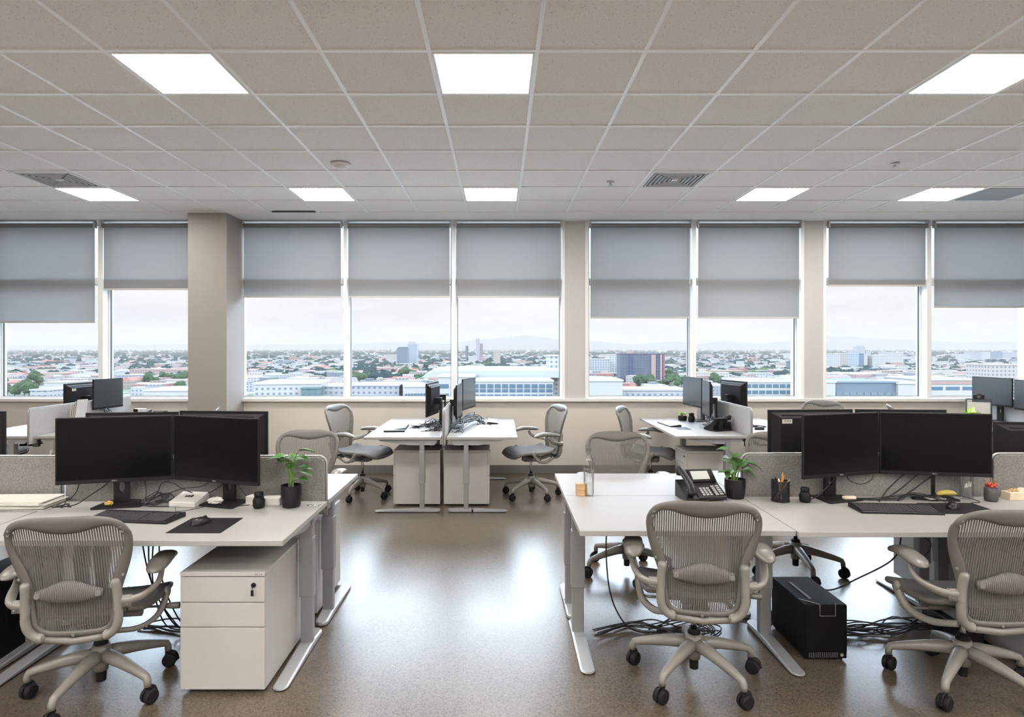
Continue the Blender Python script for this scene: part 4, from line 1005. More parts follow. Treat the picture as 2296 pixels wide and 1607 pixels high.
# far left desk device, bottle etc.
r = thing('camera_dock', 'small black and white device beside the far left monitor', 'device', (-4.28, 7.62, DH), R_(-15))
obj('body', MB().box(-.07, .07, -.03, .03, 0, .155), M['plasticw'], r, bevel=.012); obj('lens_panel', MB().box(-.072, -.01, -.034, -.03, .03, .15), M['black'], r, bevel=.004)
# magazine rack on the far right
r = thing('magazine_rack', 'black framed desk rack full of papers on the far right desk', 'rack', (5.66, 7.55, DH), R_(-35))
b = MB()
for s_ in (-1, 1): b.tube([(s_*.12, -.05, 0), (s_*.12, .0, .27)], .008, 6); b.tube([(s_*.12, .07, 0), (s_*.12, .0, .27)], .008, 6); b.tube([(s_*.12, -.05, .01), (s_*.12, .07, .01)], .008, 6)
b.tube([(-.12, 0, .27), (.12, 0, .27)], .008, 6); b.box(-.12, .12, -.05, .07, .0, .012)
obj('frame', b, M['dark'], r)
b = MB()
for i in range(6): b.box(-.11, .11, -.03+i*.012, -.026+i*.012, .012, .235-.012*(i % 3))
obj('papers', b, M['paper'], r)
r = thing('desk_camera', 'small black camera lying on top of the far right rack', 'camera', (5.66, 7.55, DH+.279), R_(-35))
b = MB(); b.box(-.055, .055, -.022, .022, 0, .045); b.box(-.02, .02, -.018, .018, .045, .058); obj('body', b, M['black'], r, bevel=.005); obj('lens', MB().lathe([(.02, -.05), (.022, -.02)], 18, (0, 0, .023), 'y'), M['chrome'], r)
for i, (x, y, w_, d_, h_, a, tx) in enumerate([(5.70, 7.0, .2, .14, .035, .2, 'low white heap of folded cloth below the right edge monitors'), (5.42, 6.72, .26, .2, .012, -.2, 'flat white papers near the front of the right edge desk')]):
    if i == 0: crumple('folded_cloth', tx, 'cloth', x, y, DH, .14, .09, .028, M['paper'], 12)
    else: boxy('papers', tx, 'papers', x, y, DH, w_, d_, h_, M['paper'], a, bv=.001)
# ------------------------------------------------------------------ computers on the floor
r = thing('computer_tower', 'black computer case standing on the floor under the near right desk', 'computer', (1.692, 3.51, 0), 0)
obj('case', MB().box(-.108, .108, -.198, .21, .012, .290), M['case'], r, bevel=.003)
obj('front_panel', MB().box(-.106, .106, -.204, -.199, .05, .286), M['case'], r, bevel=.002)
b = MB()
for i in range(14): b.box(-.09+i*.011, -.084+i*.011, -.203, -.198, .018, .044)
obj('vent_slots', b, M['dark'], r)
obj('power_button', MB().lathe([(.009, -.207), (.009, -.199)], 18, (.078, 0, .034), 'y'), M['chrome'], r)
b = MB(); b.tube([(-.035, -.2055, .285), (-.035, -.2055, .235), (.045, -.2055, .235), (.045, -.2055, .30)], .0012, 5); b.tube([(-.105, -.12, .2915), (-.035, -.195, .2925), (-.035, -.2055, .285)], .0016, 5)
obj('thin_wire', b, M['graym'], r)
obj('handle_strip', MB().box(-.052, -.038, -.12, .12, .290, .2935), M['mech'], r)
obj('foot', MB().box(-.10, .10, -.17, .18, 0, .012), M['rubber'], r)
r = thing('computer_tower', 'tall black computer case on the floor at the left edge', 'computer', (-2.66, 3.40, 0), 0)
obj('case', MB().box(-.105, .105, -.24, .24, .012, .445), M['case'], r, bevel=.004); obj('front_panel', MB().box(-.10, .10, -.248, -.241, .03, .44), M['blackm'], r, bevel=.003); obj('foot', MB().box(-.09, .09, -.2, .2, 0, .012), M['rubber'], r)
r = thing('computer_tower', 'black flat computer plinth on the floor below the lower right pedestal', 'computer', (2.56, 3.62, 0), 0)
obj('case', MB().box(-.05, .05, -.18, .18, .01, .10), M['black'], r, bevel=.004); obj('foot', MB().box(-.04, .04, -.15, .15, 0, .01), M['rubber'], r)
# ------------------------------------------------------------------ cables
def cable(label, pts, rad=.003, n=6, name='cable', group=None):
    mb = MB(); mb.tube(spline(pts, n), rad, 6); o = obj(name, mb, M['cable'], smooth=True)
    return tag(o, label, 'cable', group)
def tangle(label, seedpts, count, spread, rad=.0028, seed=1, zmin=DH+.003, name='cable_tangle'):
    rg = random.Random(seed); mb = MB()
    for i in range(count):
        P = [Vector((p[0]+rg.gauss(0, spread), p[1]+rg.gauss(0, spread), max(zmin, p[2]+rg.gauss(0, spread*.5)))) for p in seedpts]
        mb.tube(spline(P, 6), rad, 6)
    o = obj(name, mb, M['cable'], smooth=True); return tag(o, label, 'cables')
Z0 = DH+.004
cable('black cable looping left of the left monitor base on the near left desk', [(-2.15, 3.60, .93), (-2.20, 3.58, .86), (-2.28, 3.56, .80), (-2.36, 3.55, Z0), (-2.45, 3.50, Z0), (-2.50, 3.54, Z0), (-2.46, 3.60, Z0), (-2.40, 3.62, .80), (-2.36, 3.60, .90)])
cable('black cable arching from the left monitor neck on the near left desk', [(-2.08, 3.63, .96), (-2.02, 3.62, .90), (-1.98, 3.58, .82), (-1.97, 3.55, Z0), (-1.90, 3.52, Z0), (-1.80, 3.53, Z0), (-1.84, 3.60, Z0), (-1.95, 3.62, Z0)])
cable('black cable arching high between the near left monitors', [(-1.99, 3.63, Z0), (-1.94, 3.62, .80), (-1.90, 3.60, .86), (-1.84, 3.60, .86), (-1.78, 3.61, .82), (-1.68, 3.62, .79), (-1.58, 3.62, .84), (-1.54, 3.62, .90)])
cable('black cable running right to the small jar from the near left monitor', [(-1.56, 3.62, .90), (-1.50, 3.61, .87), (-1.43, 3.59, .80), (-1.38, 3.57, Z0), (-1.44, 3.53, Z0)])
cable('thin black cable trailing forward behind the near left keyboard', [(-1.86, 3.60, Z0), (-1.80, 3.54, Z0), (-1.76, 3.47, Z0), (-1.72, 3.41, Z0), (-1.66, 3.45, Z0), (-1.62, 3.52, Z0)], .0016)
cable('black cable draped from the right monitor neck toward the left one', [(-1.60, 3.63, .90), (-1.68, 3.61, .84), (-1.78, 3.60, .83), (-1.90, 3.60, .79), (-2.0, 3.60, .77)])
tangle('tangle of black cables on the desk between the near left monitors', [(-2.02, 3.62, Z0), (-1.95, 3.56, Z0), (-1.88, 3.60, .775), (-1.93, 3.63, .79), (-1.99, 3.58, Z0)], 5, .022, seed=3)
tangle('small knot of black cable at the left end of the near left desk', [(-2.42, 3.52, Z0), (-2.38, 3.50, Z0), (-2.40, 3.54, .76), (-2.43, 3.51, Z0)], 3, .012, seed=4)
# near right desk cables
for i, (a, b_) in enumerate([((2.55, 3.70, .965), (2.18, 3.66, Z0)), ((2.62, 3.70, .95), (2.24, 3.70, Z0)), ((2.70, 3.70, .93), (2.30, 3.68, Z0))]):
    cable(['upper', 'middle', 'lower'][i]+' thick black cable sweeping down between the near right monitors', [a, (lerp(a[0], b_[0], .35), 3.73, a[2]-.04), (lerp(a[0], b_[0], .75), 3.72, .81-.01*i), b_, (b_[0]-.02, b_[1]-.03, Z0)], .0038, group='cables between the near right monitors')
tangle('tangle of thin black cables lying between the near right monitors', [(2.05, 3.70, Z0), (2.16, 3.68, Z0), (2.28, 3.70, Z0), (2.40, 3.69, .77), (2.55, 3.64, Z0)], 7, .016, .002, seed=7)
cable('black cable loop hanging from the left near right monitor', [(2.0, 3.70, .93), (2.02, 3.70, .86), (2.10, 3.71, .83), (2.17, 3.72, .86), (2.18, 3.73, .92)])
cable('black cable behind the jar running to the left near right monitor neck', [(1.95, 3.72, .86), (1.88, 3.70, .80), (1.82, 3.68, .76), (1.76, 3.67, Z0)])
cable('thin black cable beside the glass vase', [(2.56, 3.72, .78), (2.66, 3.66, .77), (2.72, 3.62, Z0), (2.66, 3.60, Z0)], .0022)
# far desks tangles
tangle('tangle of black cables under the left middle monitors', [(-.92, 6.98, Z0), (-.80, 7.05, .77), (-.70, 7.0, .80), (-.64, 6.8, Z0), (-.74, 6.72, Z0)], 12, .045, .004, seed=11)
tangle('tangle of black cables under the right middle monitors', [(-.46, 6.62, Z0), (-.43, 6.85, .80), (-.36, 7.2, .82), (-.28, 7.5, .80), (-.20, 7.3, Z0)], 14, .045, .004, seed=12)
tangle('tangle of black cables behind the far right phone', [(2.42, 6.9, Z0), (2.36, 7.0, .80), (2.38, 7.2, .84), (2.40, 7.3, .80)], 9, .04, .004, seed=13)
tangle('black cables hanging below the far left blue-grey monitor', [(-4.58, 7.4, .92), (-4.52, 7.45, .84), (-4.50, 7.5, .78), (-4.46, 7.4, Z0)], 6, .035, .004, seed=14)
# below desks
tangle('black cables hanging under the near left desk beside the pedestal', [(-2.02, 3.58, .66), (-1.95, 3.50, .60), (-1.88, 3.48, .57), (-1.78, 3.50, .62), (-1.62, 3.52, .66)], 9, .035, .003, seed=21, zmin=.45)
tangle('black cables dropping to the floor behind the near left chair', [(-1.9, 3.5, .60), (-1.92, 3.5, .35), (-1.85, 3.6, .06), (-1.70, 3.62, .02), (-1.55, 3.60, .02)], 4, .03, .004, seed=22, zmin=.006)
tangle('coil of black cables on the floor behind the near left chair', [(-2.05, 3.72, .01), (-1.85, 3.66, .02), (-1.65, 3.62, .02), (-1.55, 3.70, .01), (-1.78, 3.78, .01)], 6, .03, .0045, seed=23, zmin=.006)
cable('black cable falling from the aisle corner desk to the floor', [(.62, 3.62, .68), (.60, 3.60, .50), (.62, 3.58, .25), (.70, 3.58, .08), (.82, 3.62, .01), (1.0, 3.66, .01), (1.15, 3.72, .01)], .0045)
tangle('bundle of black cables on the floor under the phone desk', [(.56, 3.62, .01), (.75, 3.70, .02), (.92, 3.64, .03), (1.10, 3.60, .015), (1.22, 3.68, .01), (1.08, 3.78, .01), (.9, 3.68, .02)], 6, .028, .004, seed=24, zmin=.006)
cable('black cable from the near right desk down to the black computer', [(2.30, 3.68, .66), (2.31, 3.68, .52), (2.26, 3.68, .40), (2.06, 3.70, .28), (1.92, 3.70, .22), (1.80, 3.68, .25)], .0045)
cable('second black cable hanging under the near right desk', [(2.33, 3.66, .66), (2.42, 3.66, .55), (2.47, 3.66, .50), (2.44, 3.66, .44), (2.36, 3.66, .42)], .003)
tangle('heap of black cables on the floor right of the black computer', [(1.84, 3.62, .02), (2.05, 3.60, .03), (2.25, 3.64, .03), (2.48, 3.68, .04), (2.62, 3.74, .02)], 14, .035, .004, seed=25, zmin=.006)
tangle('upright knot of black cables behind the right chair seat', [(2.52, 3.74, .22), (2.50, 3.70, .14), (2.55, 3.72, .08), (2.50, 3.68, .03)], 9, .028, .004, seed=26, zmin=.006)
tangle('black cables between the desk leg and the black computer', [(1.50, 3.72, .30), (1.50, 3.66, .22), (1.55, 3.66, .06), (1.47, 3.60, .01)], 5, .02, .004, seed=27, zmin=.006)
# ------------------------------------------------------------------ the city outside
GZ = EYE-45.0; HG = 45.0
ALB = .52
FOOT = []
def free(x, y, m=0): return not any(a-m < x < b+m and c-m < y < d+m for a, b, c, d in FOOT)
def gd(yb): return HG*F/(yb-CY)
def alb(t, out):
    q = N(t, 'ShaderNodeMix', data_type='RGBA', blend_type='MULTIPLY'); q.inputs[0].default_value = 1; L(t, out, q.inputs[6]); q.inputs[7].default_value = (ALB, ALB, ALB, 1); return q.outputs[2]
def facade(name, rough=.8):
    m = mat(name, (.7, .7, .7), rough, spec=.2); t = m.node_tree; b = t.nodes['Principled BSDF']
    at = t.nodes.new('ShaderNodeVertexColor'); at.layer_name = 'Col'
    uv = N(t, 'ShaderNodeUVMap'); s = N(t, 'ShaderNodeSeparateXYZ'); L(t, uv.outputs[0], s.inputs[0])
    def band(out, per, lo, hi):
        d = N(t, 'ShaderNodeMath', operation='DIVIDE'); d.inputs[1].default_value = per; L(t, out, d.inputs[0])
        f = N(t, 'ShaderNodeMath', operation='FRACT'); L(t, d.outputs[0], f.inputs[0])
        a = N(t, 'ShaderNodeMath', operation='GREATER_THAN'); a.inputs[1].default_value = lo; L(t, f.outputs[0], a.inputs[0])
        c = N(t, 'ShaderNodeMath', operation='LESS_THAN'); c.inputs[1].default_value = hi; L(t, f.outputs[0], c.inputs[0])
        k = N(t, 'ShaderNodeMath', operation='MULTIPLY'); L(t, a.outputs[0], k.inputs[0]); L(t, c.outputs[0], k.inputs[1]); return k
    bu = band(s.outputs[0], 3.6, .28, .72); bv = band(s.outputs[1], 3.3, .30, .75)
    k = N(t, 'ShaderNodeMath', operation='MULTIPLY'); L(t, bu.outputs[0], k.inputs[0]); L(t, bv.outputs[0], k.inputs[1])
    pos = N(t, 'ShaderNodeMath', operation='GREATER_THAN'); pos.inputs[1].default_value = -1; L(t, s.outputs[0], pos.inputs[0])
    k2 = N(t, 'ShaderNodeMath', operation='MULTIPLY'); L(t, k.outputs[0], k2.inputs[0]); L(t, pos.outputs[0], k2.inputs[1])
    k3 = N(t, 'ShaderNodeMath', operation='MULTIPLY'); k3.inputs[1].default_value = .8; L(t, k2.outputs[0], k3.inputs[0])
    x = N(t, 'ShaderNodeMix', data_type='RGBA'); L(t, k3.outputs[0], x.inputs[0]); L(t, alb(t, at.outputs[0]), x.inputs[6]); x.inputs[7].default_value = (.05, .08, .12, 1)
    L(t, x.outputs[2], b.inputs['Base Color']); return m
M['facade'] = facade('city facade with window grid')
def vcol(name, rough=.9):
    m = mat(name, (.7, .7, .7), rough, spec=.1); t = m.node_tree; at = t.nodes.new('ShaderNodeVertexColor'); at.layer_name = 'Col'; L(t, alb(t, at.outputs[0]), t.nodes['Principled BSDF'].inputs['Base Color']); return m
M['cityplain'] = vcol('plain city surface')
def treemat():
    m = mat('city foliage', (.05, .09, .04), .95, spec=.05, noise=(.6, .4)); return m
M['tree'] = treemat()
gm_ = mat('city ground', (.30, .31, .30), .95, spec=.1); t = gm_.node_tree; b_ = t.nodes['Principled BSDF']; c_ = N(t, 'ShaderNodeTexCoord')
n_ = N(t, 'ShaderNodeTexNoise', Scale=.012, Detail=8.0, Roughness=.7); L(t, c_.outputs['Object'], n_.inputs[0])
r_ = ramp(t, [(.40, (.035, .06, .04)), (.47, (.06, .085, .055)), (.52, (.18, .18, .17)), (.62, (.28, .27, .26))]); L(t, n_.outputs[0], r_.inputs[0]); L(t, r_.outputs[0], b_.inputs['Base Color'])
st('ground', MB().box(-14000, 14000, 200, 20000, GZ-2, GZ), gm_)
hz = vcol('distant hills'); M['hill'] = hz
# ridges
rgh = random.Random(4)
def ridge(label, D, prof):
    mb = MB(); n = len(prof); vs = []
    for px, h in prof:
        x = PX(px, D); z = EYE+h*D/F
        vs += [(x, D-900, GZ), (x, D, z), (x*1.08, D+1500, GZ)]
    fs = []
    for i in range(n-1): fs += [(i*3, (i+1)*3, (i+1)*3+1, i*3+1), (i*3+1, (i+1)*3+1, (i+1)*3+2, i*3+2)]
    mb.add(vs, fs, None, (.06, .09, .11)); o = obj('mountain_ridge', mb, hz, smooth=False); structure(o); return o
def smoothprof(keys, step=12):
    out = []; px = keys[0][0]
    while px <= keys[-1][0]:
        a = interp(keys, px); out.append((px, a+.5*math.sin(px*.031)+.35*math.sin(px*.113))); px += step
    return out
ridge('', 14500, smoothprof([(-900, 4), (-100, 4), (240, 6), (400, 8), (560, 7), (760, 8), (900, 14), (1010, 9), (1060, 18), (1130, 23), (1176, 29), (1260, 18), (1330, 16), (1420, 8), (1520, 15), (1560, 9), (1620, 16), (1700, 9), (1840, 24), (1900, 26), (1980, 20), (2060, 18), (2140, 13), (2290, 14), (2700, 10), (3300, 8)]))
def bmesh_box(mb, x, y, w_, d_, h_, col, rz=0, roofcol=None, z0=None):
    z0 = GZ if z0 is None else z0
    mb.T = Matrix.Translation((x, y, z0)) @ Matrix.Rotation(rz, 4, 'Z')
    mb.box(-w_/2, w_/2, -d_/2, d_/2, 0, h_, col)
    mb.T = None
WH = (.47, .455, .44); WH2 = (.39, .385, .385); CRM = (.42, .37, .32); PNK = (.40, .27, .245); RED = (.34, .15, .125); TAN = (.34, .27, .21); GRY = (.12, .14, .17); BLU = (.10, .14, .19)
def hero(label, px0, px1, yt, yb, col, D=None, depth=None, rz=0, name='building', extra=None, cat='building', group=None, plain=False):
    D = D or gd(yb); x0, x1 = PX(px0, D), PX(px1, D); top = PH(yt, D); w_ = x1-x0; d_ = depth or max(18, min(60, w_*.5)); h_ = top-GZ
    FOOT.append((min(x0, x1)-3, max(x0, x1)+3, D-3, D+d_+3))
    r = bpy.data.objects.new(name, None); C.objects.link(r); r.location = ((x0+x1)/2, D+d_/2, GZ); r.rotation_euler = (0, 0, rz); tag(r, label, cat, group)
    b = MB(); b.box(-w_/2, w_/2, -d_/2, d_/2, 0, h_, col); obj('walls', b, M['cityplain' if plain else 'facade'], r)
    b = MB(); b.box(-w_/2-.5, w_/2+.5, -d_/2-.5, d_/2+.5, h_, h_+1.0, tuple(min(1, c*1.08) for c in col)); obj('roof', b, M['cityplain'], r)
    if extra: extra(r, w_, d_, h_, D)
    return r
def plant_room(fr=.4, hh=4, col=WH2, off=0):
    def f(r, w_, d_, h_, D):
        b = MB(); b.box(-w_*fr/2+off*w_, w_*fr/2+off*w_, -d_*.25, d_*.25, h_, h_+hh, col); obj('plant_room', b, M['cityplain'], r)
    return f
# window of the near office block: rows of glazing as real boxes per row
def office_rows(n, rows, col=(.10, .16, .22), y_off=0):
    def f(r, w_, d_, h_, D):
        for (za, zb_) in rows:
            for i in range(n):
                c = w_/n; b = MB(); b.box(-w_/2+c*i+c*.10, -w_/2+c*i+c*.90, -d_/2-.3, -d_/2+.2, za, zb_, col)
                b2 = obj('window', b, M['cityplain'], r)
    return f
def zrel(y, D): return PH(y, D)-GZ
D1 = 390
hero('long white office block with three rows of blue windows behind the middle monitors', 1058, 1240, 856, 900, WH, D=D1, depth=40, plain=True,
     extra=office_rows(11, [(zrel(870, D1), zrel(861, D1)), (zrel(879, D1), zrel(872, D1)), (zrel(891, D1), zrel(884, D1))]))
def hall_ext(r, w_, d_, h_, D):
    b = MB(); n = 18; vs = []
    for i in range(n+1):
        t = i/n; x = -w_/2-14+(w_+28)*t; e = min(1, t/.12); z = h_+.5+5.5*math.sqrt(max(0, 1-(1-e)**2))
        vs += [(x, -d_/2-8, h_+.2), (x, -d_/2-8, z-1), (x, d_/2+8, z), (x, d_/2+8, h_+.2)]
    fs = [(i*4+k, i*4+(k+1) % 4, (i+1)*4+(k+1) % 4, (i+1)*4+k) for i in range(n) for k in range(4)]+[(3, 2, 1, 0), tuple(n*4+k for k in range(4))]
    b.add(vs, fs, None, (.44, .46, .48)); obj('curved_roof', b, M['cityplain'], r)
hero('large white hall with a curved roof beyond the middle monitors', 990, 1228, 846, 900, WH, D=440, depth=55, extra=hall_ext, plain=True)
hero('white block behind the left middle monitor with a few windows', 982, 1062, 846, 900, WH, D=395, depth=35, plain=True, extra=office_rows(3, [(zrel(870, 395), zrel(861, 395)), (zrel(892, 395), zrel(882, 395))]))
hero('low white building with a strip of windows left of the middle monitors', 893, 975, 868, 900, WH, D=400, depth=45, rz=.18, plain=True, extra=office_rows(12, [(zrel(889, 400), zrel(882, 400))]))
hero('white stepped tower block at the right end of the curved roof hall', 1231, 1262, 799, 900, WH, D=470, depth=30)
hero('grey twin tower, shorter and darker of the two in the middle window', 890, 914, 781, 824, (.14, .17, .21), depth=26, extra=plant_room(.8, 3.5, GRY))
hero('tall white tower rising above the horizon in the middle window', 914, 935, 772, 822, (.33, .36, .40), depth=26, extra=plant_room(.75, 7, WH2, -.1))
hero('thin dark tower left of the lattice tower in the window', 1044, 1050, 776, 818, GRY, depth=10)
def lattice(r, w_, d_, h_, D):
    b = MB(); 
    for k in range(4): b.box(-w_*.45, w_*.45, -d_*.45, d_*.45, h_+k*2.6+1.6, h_+k*2.6+2.2, (.14, .13, .16))
    for sx in (-1, 1):
        for sy in (-1, 1): b.box(sx*w_*.42-.4, sx*w_*.42+.4, sy*d_*.42-.4, sy*d_*.42+.4, h_, h_+10.5, (.14, .13, .16))
    b.box(-.3, .3, -.3, .3, h_+10, h_+15, (.14, .13, .16)); obj('lattice_crown', b, M['cityplain'], r)
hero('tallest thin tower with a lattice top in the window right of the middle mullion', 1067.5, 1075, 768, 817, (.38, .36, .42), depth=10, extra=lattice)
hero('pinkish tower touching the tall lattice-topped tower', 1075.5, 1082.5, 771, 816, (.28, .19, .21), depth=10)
hero('beige slab tower with grey sides in the window right of the middle mullion', 1106, 1122, 788, 825, (.42, .35, .30), depth=16, extra=plant_room(1.5, .8, WH2))
hero('cream apartment row left of the grey twin tower', 865, 892, 795, 815, CRM)
hero('white block below the lattice tower', 1048, 1068, 800, 818, WH)
hero('pink block at the foot of the lattice tower', 1078, 1090, 802, 817, PNK)
# window right of the pier: pink and grey slab
Db = gd(862)
def slab(r, w_, d_, h_, D):
    for a, b_, c in ((.19, .28, (.05, .07, .13)), (.69, .79, PNK), (.80, .875, (.04, .07, .12)), (.885, .93, PNK), (.955, .995, (.30, .13, .15))):
        b = MB(); b.box(-w_/2+w_*a, -w_/2+w_*b_, -d_/2-1.2, -d_/2+.5, 0, h_-.5, c); obj('facade_bay', b, M['facade' if c[0] < .1 else 'cityplain'], r)
hero('big grey and pink apartment slab in the window right of the left pier', 1391, 1491, 794, 862, (.10, .105, .14), depth=26, extra=lambda *a: (slab(*a), plant_room(.08, 5, PNK, -.24)(*a)))
hero('white apartment block touching the left side of the pink and grey slab', 1366, 1392, 796, 850, WH, depth=30)
hero('white stepped block at the left frame beside the apartment slab', 1310, 1368, 806, 852, WH2, depth=30)
hero('blank white wall building at the lower left of the window with the pink slab', 1300, 1396, 855, 905, WH, D=360, depth=40, plain=True)
hero('low pale office strip under the pink and grey slab', 1400, 1545, 876, 900, WH2, D=410, depth=30)
hero('pink small shop beside the low pale office strip', 1410, 1424, 864, 876, PNK)
# next window
hero('cream office with arched windows left of the far right monitor', 1600, 1668, 832, 850, TAN, depth=30)
hero('orange and white apartments at the right frame, left of the right pier', 1749, 1772, 813, 835, CRM)
hero('blue-grey slab at the right frame beside the orange apartments', 1773, 1782, 811, 837, BLU)
hero('white terraced block near the horizon at the right pier', 1762, 1784, 793, 810, WH)
hero('dark glazed low hall in the window left of the right pier', 1658, 1690, 812, 822, GRY)
hero('white low hall right of the dark glazed hall', 1655, 1740, 822, 830, WH)
D2 = 400
hero('white office with two rows of dark windows right of the far right monitor', 1670, 1778, 857, 900, WH, D=D2, depth=40, plain=True, extra=office_rows(7, [(zrel(869, D2), zrel(861, D2)), (zrel(883, D2), zrel(875, D2))]))
hero('low white roofs behind the far right monitors', 1560, 1680, 858, 870, WH2)
# window 8
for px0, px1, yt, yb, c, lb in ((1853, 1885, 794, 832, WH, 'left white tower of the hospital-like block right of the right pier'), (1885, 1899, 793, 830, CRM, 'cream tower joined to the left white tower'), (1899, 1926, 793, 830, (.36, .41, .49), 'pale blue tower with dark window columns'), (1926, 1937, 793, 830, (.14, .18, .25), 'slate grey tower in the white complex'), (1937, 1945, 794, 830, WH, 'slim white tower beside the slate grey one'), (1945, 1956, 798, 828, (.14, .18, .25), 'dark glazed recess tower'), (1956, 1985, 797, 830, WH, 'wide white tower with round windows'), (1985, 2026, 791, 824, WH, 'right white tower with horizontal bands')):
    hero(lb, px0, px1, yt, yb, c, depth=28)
hero('tower cluster rising above the horizon behind the white complex', 1923, 1940, 778, 808, WH2, D=1900, depth=25, extra=plant_room(.9, 6, WH2))
hero('low stepped tower left of the tower cluster', 1912, 1923, 785, 806, WH2, D=1900, depth=25)
hero('low stepped tower right of the tower cluster', 1941, 1953, 785, 806, WH2, D=1900, depth=25)
hero('pale low office in front of the white complex', 1853, 1975, 838, 856, WH2, depth=30)
hero('long blue-grey roofed hall at the bottom of the window right of the right pier', 1873, 2014, 859, 900, (.17, .21, .25), D=370, depth=40, plain=True, extra=office_rows(9, [(zrel(886, 370), zrel(879, 370))], (.2, .23, .27)))
hero('white blank block left of the long blue-grey hall', 1848, 1873, 858, 905, WH, D=368, depth=35, plain=True)
hero('white blank block right of the long blue-grey hall', 2014, 2070, 861, 905, WH, D=368, depth=35, plain=True)
hero('small red house beside the white complex', 2027, 2037, 813, 822, RED)
hero('white far apartments right of the white complex', 2030, 2058, 800, 814, WH)
# window 9
hero('white office slab near the horizon in the rightmost window', 2178, 2202, 789, 813, WH2, depth=30)
hero('banded white office wing in the rightmost window', 2202, 2220, 790, 811, WH, depth=30)
hero('blue-grey banded office wing in the rightmost window', 2220, 2248, 790, 810, (.20, .24, .30), depth=30)
hero('pale banded office wing at the right edge', 2248, 2300, 790, 809, WH2, depth=30)
hero('small white block left of the office slab in the rightmost window', 2152, 2178, 794, 813, WH)
hero('cream building with square windows above the right edge monitors', 2222, 2310, 819, 870, (.44, .40, .37), D=560, depth=30)
D3 = 380
hero('white building with a red roof band in the rightmost window', 2080, 2192, 853, 905, WH, D=D3, depth=40, plain=True, extra=lambda r, w_, d_, h_, D: (obj('red_band', MB().box(-w_/2-.3, w_/2+.3, -d_/2-.4, -d_/2+.3, h_-2.2, h_-.4, PNK), M['cityplain'], r), office_rows(3, [(zrel(874, D), zrel(867, D))])(r, w_, d_, h_, D)))
# left windows
hero('long pink brick block in the left window', 38, 100, 824, 838, PNK, depth=30)
hero('pinker long block below it in the left window', 66, 142, 838, 856, (.40, .25, .22), depth=30)
hero('pale pink hall in the left window near the mullion', 152, 195, 822, 834, PNK, depth=30)
hero('white low hall beside the far left monitor back', 100, 152, 858, 878, WH, depth=30, rz=-.12, plain=True)
hero('white roof building at the bottom of the left window', 68, 110, 876, 900, WH2, D=400, depth=30)
hero('long pink block left of the column', 290, 432, 829, 853, (.40, .28, .25), depth=30)
hero('cream hall left of the column near the horizon', 370, 405, 814, 822, CRM)
hero('pink shops at the bottom of the window left of the column', 296, 366, 863, 880, (.36, .23, .21), depth=25)
hero('white low roof at the foot of the window left of the column', 320, 432, 877, 905, WH, D=430, depth=45, rz=.05, plain=True)
# window 3
hero('white complex with balconies in the window right of the column', 560, 705, 862, 905, WH, D=420, depth=50, rz=.14)
hero('white upper hall behind the balconied complex', 640, 702, 850, 872, WH2, depth=30, rz=.14, plain=True)
hero('pink tower house in the window right of the column', 636, 650, 824, 835, PNK)
hero('pyramid-roofed red complex near the horizon in the window right of the column', 690, 712, 799, 808, PNK)
hero('red roofed row in the window right of the column', 692, 733, 838, 846, RED)
hero('red roofed row by the mullion right of the column', 706, 772, 856, 866, RED)
hero('white hall at the lower right of the window right of the column', 712, 775, 868, 905, WH2, D=430, depth=40)
hero('green glass pavilion below the balconied complex', 675, 712, 872, 905, (.13, .20, .20), D=415, depth=12)
# window 4
hero('red roofed long house in the middle window', 862, 918, 850, 858, RED)
hero('white long house above the red one in the middle window', 840, 886, 838, 850, WH, rz=.08)
hero('pale low buildings at the bottom of the middle window', 786, 895, 866, 905, WH2, D=430, depth=40)
hero('white long building right of the tall white tower', 937, 972, 811, 818, WH)
hero('brownish shrubs shed in the middle window', 828, 862, 851, 861, TAN)
# ---- scattered small buildings: 300 singly, the rest as stuff
rg = random.Random(77)
PAL = [WH, WH, WH2, WH2, CRM, CRM, TAN, PNK, (.28, .28, .30), (.20, .21, .23), (.36, .29, .28), RED, WH, (.40, .40, .37)]
protos = []
for i, c in enumerate(PAL):
    for j in range(2):
        mb = MB(); w_, d_, h_ = rg.uniform(18, 42), rg.uniform(12, 22), rg.uniform(5, 11)
        mb.box(-w_/2, w_/2, -d_/2, d_/2, 0, h_, c)
        if rg.random() < .5: mb.box(-w_*.2, w_*.15, -d_*.3, d_*.2, h_, h_+2.2, tuple(x*.8 for x in c))
        if c is RED or rg.random() < .25:   # pitched roof
            q = .6; rc = RED if c in (CRM, TAN, RED, PNK) else (.28, .25, .24)
            mb.add([(-w_/2, -d_/2, h_), (w_/2, -d_/2, h_), (w_/2, d_/2, h_), (-w_/2, d_/2, h_), (-w_/2+2, 0, h_+3), (w_/2-2, 0, h_+3)], [(0, 1, 5, 4), (2, 3, 4, 5), (1, 2, 5), (3, 0, 4)], None, rc)
        protos.append(mb)
pmesh = [mesh_of(p, 'city_house', M['facade']) for p in protos]
blocked = []   # pixel boxes of the hero buildings' feet are left free
def visible_px(px):
    return any(a-6 < px < b+6 for a, b in ((0, 224), (244, 424), (538, 772), (784, 1015), (1022, 1260), (1318, 1548), (1560, 1788), (1852, 2066), (2084, 2300)))
cells = []; tries = 0
